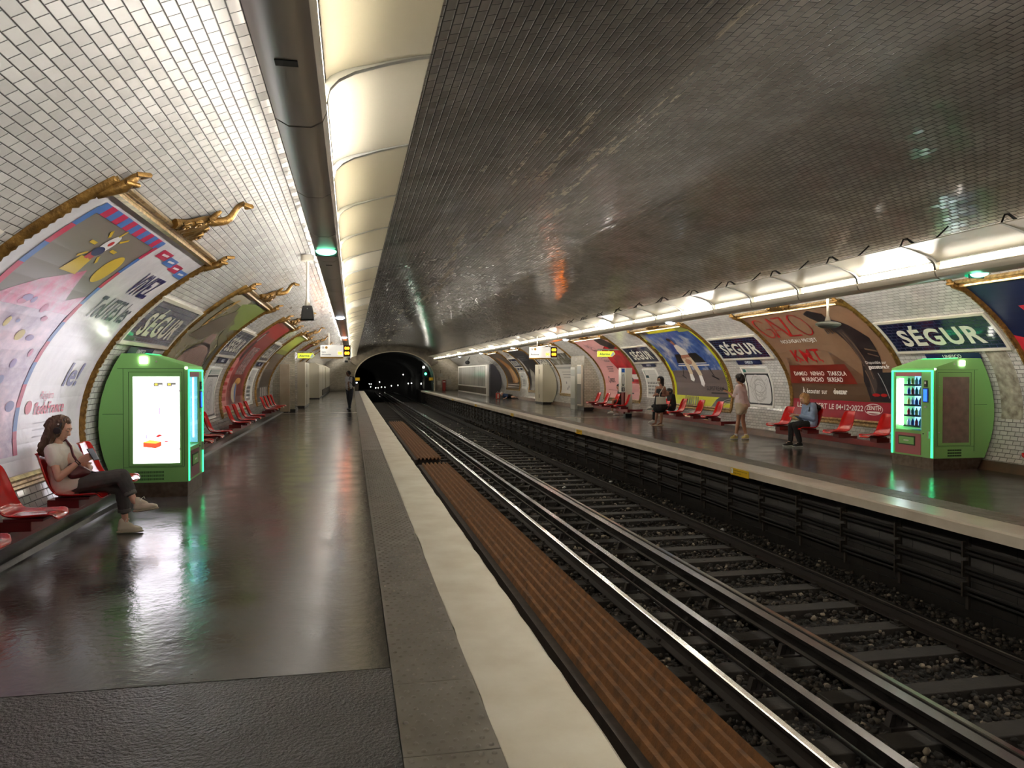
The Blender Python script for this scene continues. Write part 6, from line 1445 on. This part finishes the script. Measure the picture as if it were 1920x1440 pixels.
# --- person in black dress with a pale bag
def black_person():
    Y = 22.4; t = thing('person', 'standing person in black dress, sandals and face mask, holding a pale tote bag', 'person', (9.3, Y, 0))
    v = lambda x, y, z: V3((x, Y + y, z)); hd = v(9.35, 0, 1.40); fw = (-.95, -.25, .0)
    hL, hR = v(9.26, -.05, .78), v(9.42, .08, .78); kL, kR = v(9.23, -.04, .42), v(9.42, .05, .42); aL, aR = v(9.19, -.04, .08), v(9.40, .03, .08)
    sN, sF = v(9.43, -.14, 1.17), v(9.30, .14, 1.17); eN, eF = v(9.50, -.13, .93), v(9.28, .2, .93); wN, wF = v(9.26, -.13, .96), v(9.18, .06, .94)
    sk = head(hd, fw) + [seg(v(9.38, 0, 1.22), hd + V3((.0, 0, -.07)), .05, .048), [(sN, .05), (sF, .05), (v(9.3, -.03, .9), .1), (v(9.42, .06, .9), .1)]] + legs_prims(hL, kL, aL, hR, kR, aR)
    sk += [seg(aL, v(9.08, -.06, .035), .033, .024), seg(aR, v(9.28, .0, .035), .033, .024), seg(sN, eN, .046, .038), seg(eN, wN, .038, .024), seg(sF, eF, .046, .038), seg(eF, wF, .038, .024)] + hand(wN, (-.9, .1, .1), (0, -.8, .5), 1, .5) + hand(wF, (-.5, -.7, .1), (-.5, .5, .6), 1, .5)
    blob('body', sk, mat('warm_tan_skin', (150, 104, 82), .5), t, .009, 3); face(hd, fw, t, mask=1)
    bk = mat('black_cotton', (20, 19, 21), .85)
    blob('dress', [[(v(9.42, -.11, 1.15), .05), (v(9.32, .11, 1.15), .05), (v(9.3, -.05, .95), .11), (v(9.42, .06, .95), .11)], [(v(9.28, -.05, .9), .11), (v(9.42, .06, .9), .12), (v(9.23, -.07, .52), .13), (v(9.44, .08, .52), .13)]], bk, t, .011, 3)
    blob('hair', [[(hd + V3((.03, 0, .03)), .098), (hd + V3((.04, .0, -.06)), .08)], [(hd + V3((.05, 0, -.04)), .075), (hd + V3((.075, 0, -.17)), .05)], [(hd + V3((-.02, 0, .06)), .07), (hd + V3((.03, 0, .03)), .095)]], mat('long_black_hair', (20, 17, 18), .5, bump=(30, 1, .008)), t, .01, 1)
    blob('face_mask', [[(hd + V3((-.085, -.02, -.045)), .036), (hd + V3((-.06, -.02, -.08)), .034), (hd + V3((-.05, -.065, -.04)), .02), (hd + V3((-.05, .045, -.04)), .02)]], M_white, t, .008, 2)
    for a_, x in ((aL, 9.20), (aR, 9.41)):
        b = MB(); y_ = a_.y; b.prism([(x + .05, 0), (x + .05, .02), (x - .17, .015), (x - .18, 0)], 'y', y_ - .04, y_ + .035); b.tube([(x - .11, y_ - .04, .015), (x - .1, y_, .06), (x - .11, y_ + .035, .015)], .008, 5); b.tube([(x - .03, y_ - .04, .02), (x - .06, y_, .075), (x - .03, y_ + .035, .02)], .008, 5); b.build('sandal', mat('pale_sandal', (206, 176, 150), .6), t, world=True)
    g = thing('tote_bag', 'pale canvas tote bag held in front of the person in black', 'bag', tuple(v(9.3, -.2, .66))); cv = mat('pale_canvas', (206, 204, 190), .8)
    b = MB(); b.add([tuple(v(x, y, z)) for y in (-.235, -.17) for x, z in ((9.14, .90), (9.44, .89), (9.47, .66), (9.13, .66))], [(0, 1, 2, 3), (7, 6, 5, 4), (0, 4, 5, 1), (1, 5, 6, 2), (2, 6, 7, 3), (3, 7, 4, 0)]); b.build('sack', cv, g, world=True, bevel=.02)
    b = MB(); b.tube([tuple(v(9.24, -.2, .9)), tuple(v(9.27, -.19, 1.02)), tuple(v(9.42, -.15, 1.22)), tuple(v(9.46, .0, 1.2))], .012, 6); b.build('strap', cv, g, world=True)
black_person()
def seated(t, Y, xt, face_dir, skin, top, bottom, hairm, kn, an, hairlong=False, wr=None, x0=10.0, hz=1.10, hx=None, foot=None, vox=.01, yb=0.0, shoe_m=None, sole_m=None, jacket_h=1.0, elb=.62, legskin=False, skirt=False):
    v = lambda x, y, z: V3((x, Y + y, z)); hx = hx or x0 - .08; hd = v(hx, 0, hz - .085)
    pel = (v(x0, -.1, .52), v(x0, .1, .52)); sh = (v(x0 - .02, -.16, .90), v(x0 - .02, .16, .90)); ks = (v(*kn[0]), v(*kn[1])); as_ = (v(*an[0]), v(*an[1]))
    wr = wr or ((x0 - .32, -.05, .70), (x0 - .32, .06, .70)); ws = (v(*wr[0]), v(*wr[1])); es = (v(x0 - .06, -.2, elb), v(x0 - .06, .2, elb))
    sk = head(hd, face_dir) + [seg(v(x0 - .02, 0, .92), hd + V3((.01, 0, -.06)), .052, .05), [(sh[0], .05), (sh[1], .05), (pel[0], .1), (pel[1], .1)]]
    for i in (0, 1): sk += [seg(pel[i], ks[i], .08, .052), seg(ks[i], as_[i], .05, .034), seg(as_[i], as_[i] + V3((-.09, 0, -.04)), .034, .028), seg(sh[i], es[i], .045, .037), seg(es[i], ws[i], .037, .024)]
    sk += hand(ws[0], (-.9, .15, .1), (0, -.3, .9), 1, .45, 1, .0095) + hand(ws[1], (-.9, -.15, .1), (0, .3, .9), 1, .45, -1, .0095)
    blob('body', sk, skin, t, vox, 2); face(hd, face_dir, t)
    tp = [[(sh[0], .07), (sh[1], .07), (v(x0 - .03, 0, .93), .05), (v(x0, -.1, .6), .115), (v(x0, .1, .6), .115)], [(v(x0, -.1, .62), .115), (v(x0, .1, .62), .115), (pel[0] + V3((-.02, 0, 0)), .12), (pel[1] + V3((-.02, 0, 0)), .12)]]
    for i in (0, 1): tp += [seg(sh[i], es[i], .062, .056)] + ([seg(es[i], es[i].lerp(ws[i], .8), .054, .042)] if jacket_h >= 1 else [])
    blob('jacket' if jacket_h >= 1 else 'top', tp, top, t, vox, 3)
    if not legskin:
        bt_ = [[(pel[0], .105), (pel[1], .105)]]
        for i in (0, 1): bt_ += [seg(pel[i], ks[i], .095, .07), seg(ks[i], ks[i].lerp(as_[i], .9), .068, .055)]
        blob('trousers', bt_, bottom, t, vox, 2)
    else:
        blob('skirt', [[(pel[0], .11), (pel[1], .11), (pel[0].lerp(ks[0], .7), .085), (pel[1].lerp(ks[1], .7), .085)]], bottom, t, vox, 2)
    hr = [[(hd + V3((.02, 0, .03)), .1), (hd + V3((-.01, 0, .045)), .092)], [(hd + V3((.03, -.05, -.03)), .06), (hd + V3((.03, .05, -.03)), .06), (hd + V3((.04, 0, -.06)), .06)]]
    if hairlong: hr += [[(hd + V3((.0, -.062, .0)), .045), (hd + V3((-.0, -.068, -.07)), .04), (hd + V3((.04, -.04, -.08)), .05)], [(hd + V3((-.0, .062, .0)), .045), (hd + V3((-.0, .068, -.07)), .04), (hd + V3((.04, .04, -.08)), .05)], [(hd + V3((-.06, -.0, .07)), .035), (hd + V3((0, 0, .06)), .07)]]
    blob('hair', hr, hairm, t, vox, 1)
    for i in (0, 1):
        a_ = as_[i]; zz_ = max(.003, a_.z - .095); fz = zz_ if foot is None else zz_ + foot[i]
        sneaker(t, (a_.x + .06, a_.y, zz_), (a_.x - .19, a_.y - .02, fz), shoe_m or M_black, sole_m or M_white)
    return hd
t = thing('person', 'seated person with blond hair, pale blue jacket and black trousers', 'person', (9.8, 15.15, 0))
seated(t, 15.15, 9.8, (-.85, .1, -.5), SK1, mat('pale_blue_jacket', (150, 172, 208), .8, bump=(16, .8, .008)), mat('black_trousers', (18, 18, 20), .8), mat('blond_hair', (196, 152, 102), .55, bump=(40, 1, .006)), ((9.42, -.07, .47), (9.44, .12, .47)), ((9.53, -.08, .11), (9.41, .1, .11)), True, ((9.50, -.02, .70), (9.5, .08, .70)), x0=9.82, hx=9.68, hz=1.14)
g = thing('backpack', 'black backpack behind the person in the pale blue jacket', 'bag', (10.02, 15.2, .7)); blob('sack', [[(V3((10.0, 15.12, .86)), .07), (V3((10.02, 15.28, .84)), .06), (V3((9.98, 15.18, .74)), .06)]], M_black, g, .01, 2); b = MB(); b.tube([(9.98, 15.1, .9), (9.88, 15.05, .97), (9.74, 15.04, .88), (9.72, 15.04, .78)], .014, 6); b.build('strap', M_black, g, world=True)
p = thing('phone', 'small phone in the hands of the person in the pale blue jacket', 'phone', (9.40, 15.18, .735)); b = MB(); b.box(-.07, .07, -.036, .036, -.004, .004); b.build('case', mat('pale_case', (190, 150, 140), .4), p, bevel=.002); b = MB(); b.box(-.06, .06, -.03, .03, .004, .005); b.build('screen', mat('phone_dim', (60, 66, 76), .1), p); p.rotation_euler = (0, .2, 0)
t = thing('person', 'seated person in black with crossed legs and white shoes, beside the standing person in black', 'person', (10.1, 23.2, 0))
seated(t, 23.2, 10.08, (-.8, 0, -.6), SK2, mat('black_top', (22, 20, 22), .8), mat('black_jeans', (26, 25, 27), .8), mat('black_cap_hair', (18, 16, 16), .6), ((9.52, -.06, .60), (9.52, .04, .50)), ((9.36, -.1, .55), (9.49, .04, .12)), False, ((9.80, -.1, .56), (9.8, .1, .56)), x0=10.08, hz=1.10, jacket_h=.5, shoe_m=M_white)
t = thing('person', 'seated person in dark skirt and white shoes, half hidden by the help point column', 'person', (10.2, 28.0, 0))
seated(t, 28.15, 10.15, (-.8, 0, -.5), SK2, mat('black_top', (22, 20, 22), .8), mat('grey_skirt', (70, 64, 62), .8), mat('black_cap_hair', (18, 16, 16), .6), ((9.80, -.06, .58), (9.86, .06, .50)), ((9.72, -.2, .18), (9.98, -.1, .10)), True, ((9.9, -.1, .62), (9.9, .1, .62)), x0=10.15, hz=1.17, jacket_h=.5, shoe_m=M_white, legskin=True)
# --- man walking at the end of the near platform
def far_man():
    Y = 35.2; t = thing('person', 'person in pale shirt and dark jeans with a black backpack near the end wall', 'person', (-.1, Y, 0)); v = lambda x, y, z: V3((x, Y + y, z)); hd = v(-.16, 0, 1.62); fw = (-.85, -.5, -.1)
    hL, hR = v(-.17, .06, .9), v(-.04, -.04, .9); kL, kR = v(-.17, .02, .5), v(-.06, -.08, .5); aL, aR = v(-.10, .08, .09), v(-.12, -.06, .09); sL, sR = v(-.24, .08, 1.42), v(-.04, -.1, 1.42); eL, eR = v(-.27, .05, 1.2), v(-.16, -.22, 1.18); wL, wR = v(-.17, -.1, 1.08), v(-.12, -.28, 1.0)
    sk = head(hd, fw) + [seg(v(-.13, 0, 1.42), hd + V3((.01, 0, -.07)), .058, .055), [(sL, .06), (sR, .06), (hL, .1), (hR, .1)]] + legs_prims(hL, kL, aL, hR, kR, aR) + [seg(sL, eL, .05, .04), seg(eL, wL, .04, .027), seg(sR, eR, .05, .04), seg(eR, wR, .04, .027)] + hand(wL, (.3, -.6, -.5), (-.6, -.3, .4), 1.05, .5) + hand(wR, (-.1, 0, -1), (0, -1, 0), 1.05, .4)
    blob('body', sk, SK3, t, .011, 2); face(hd, fw, t)
    blob('shirt', [[(sL, .075), (sR, .075), (v(-.15, 0, .98), .14), (v(-.06, -.02, .98), .13)], seg(sL, sL.lerp(eL, .6), .07, .065), seg(sR, sR.lerp(eR, .6), .07, .065)], mat('pale_grey_shirt', (170, 172, 184), .8), t, .013, 3)
    blob('jeans', [[(hL, .115), (hR, .115)], seg(hL, kL, .105, .075), seg(kL, aL, .075, .06), seg(hR, kR, .105, .075), seg(kR, aR, .075, .06)], mat('dark_blue_jeans', (34, 38, 48), .8), t, .013, 2)
    blob('hair', [[(hd + V3((.01, 0, .035)), .095), (hd + V3((.03, .01, -.0)), .085)]], mat('black_short_hair', (14, 12, 12), .7), t, .012, 1)
    sneaker(t, (-.1, Y + .1, .003), (-.22, Y - .08, .003), M_black, M_black); sneaker(t, (-.08, Y - .0, .003), (-.2, Y - .2, .003), M_black, M_black)
    g = thing('backpack', 'black backpack on the person at the far end of the near platform', 'bag', (.06, Y, 1.05)); blob('sack', [[(v(.05, -.08, 1.42), .07), (v(.05, .1, 1.42), .07), (v(.09, -.1, 1.12), .1), (v(.09, .1, 1.12), .1)]], mat('black_nylon', (20, 22, 30), .7), g, .013, 2); b = MB(); b.tube([tuple(v(.03, -.12, 1.45)), tuple(v(-.08, -.18, 1.5)), tuple(v(-.13, -.2, 1.36)), tuple(v(-.02, -.16, 1.14))], .018, 6); b.build('strap', MATS['black_nylon'], g, world=True)
    p = thing('phone', 'white phone held by the person at the far end of the near platform', 'phone', (-.06, Y - .26, 1.0)); b = MB(); b.box(-.05, .05, -.01, .01, -.05, .05); b.build('case', M_white, p, bevel=.003); b = MB(); b.box(-.04, .04, -.012, -.01, -.04, .04); b.build('screen', mat('phone_glass', (150, 160, 175), .1), p)
far_man()
# --- man lying on the far platform
def lying():
    Y = 48.0; t = thing('person', 'person in blue and black lying on the floor of the far platform', 'person', (9.6, Y, 0)); v = lambda x, y, z: V3((x, Y + y, z)); hd = v(9.36, .1, .33)
    sk = head(hd, (.5, -.6, -.5), s=1) + [seg(v(9.45, .1, .26), hd, .055, .05), [(v(9.48, 0, .24), .09), (v(9.5, .2, .18), .09), (v(9.85, .0, .16), .11), (v(9.85, .15, .13), .11)], seg(v(9.9, 0, .16), v(10.05, -.3, .13), .085, .06), seg(v(10.05, -.3, .13), v(10.28, -.1, .06), .055, .036), seg(v(9.9, .12, .12), v(10.1, -.1, .1), .085, .06), seg(v(10.1, -.1, .1), v(10.35, .1, .05), .055, .036), seg(v(9.48, -.06, .26), v(9.62, -.24, .14), .045, .04), seg(v(9.62, -.24, .14), v(9.45, -.34, .05), .038, .026)] + hand(v(9.45, -.34, .05), (-.8, -.3, -.1), (0, 0, 1), 1, .3)
    blob('body', sk, SK1, t, .012, 2); face(hd, (.5, -.6, -.5), t)
    blob('jacket', [[(v(9.47, -.0, .25), .11), (v(9.5, .2, .18), .11), (v(9.68, .0, .2), .12), (v(9.68, .15, .16), .12)], seg(v(9.48, -.06, .26), v(9.62, -.24, .14), .065, .055)], mat('blue_jacket', (44, 70, 108), .8), t, .013, 2)
    blob('shorts', [[(v(9.75, .0, .19), .13), (v(9.75, .14, .15), .12), (v(9.95, -.05, .17), .11), (v(9.95, .1, .13), .11)]], mat('black_shorts', (20, 20, 22), .8), t, .013, 2)
    blob('cap', [[(hd + V3((-.01, .02, .05)), .1), (hd + V3((-.04, .03, .03)), .09)]], M_white, t, .013, 1)
    g = thing('shopping_bag', 'red and white bag standing by the person lying on the floor', 'bag', (9.1, 48.2, 0)); b = MB(); b.box(8.98, 9.22, 48.1, 48.3, 0, .38); b.build('sack', mat('red_bag', (196, 70, 54), .5), g, world=True, bevel=.02); b = MB(); b.box(9.06, 9.14, 48.09, 48.1, .05, .33); b.tube([(9.03, 48.2, .38), (9.1, 48.2, .48), (9.17, 48.2, .38)], .01, 6); b.build('handle', M_white, g, world=True)
    b = MB(); b.box(8.9, 10.4, 47.6, 48.35, 0, .015); b.build('ground_sheet', mat('dark_sheet', (30, 28, 28), .8), label='dark sheet spread under the person lying on the far platform', cat='mat')
lying()
bpy.context.view_layer.update()
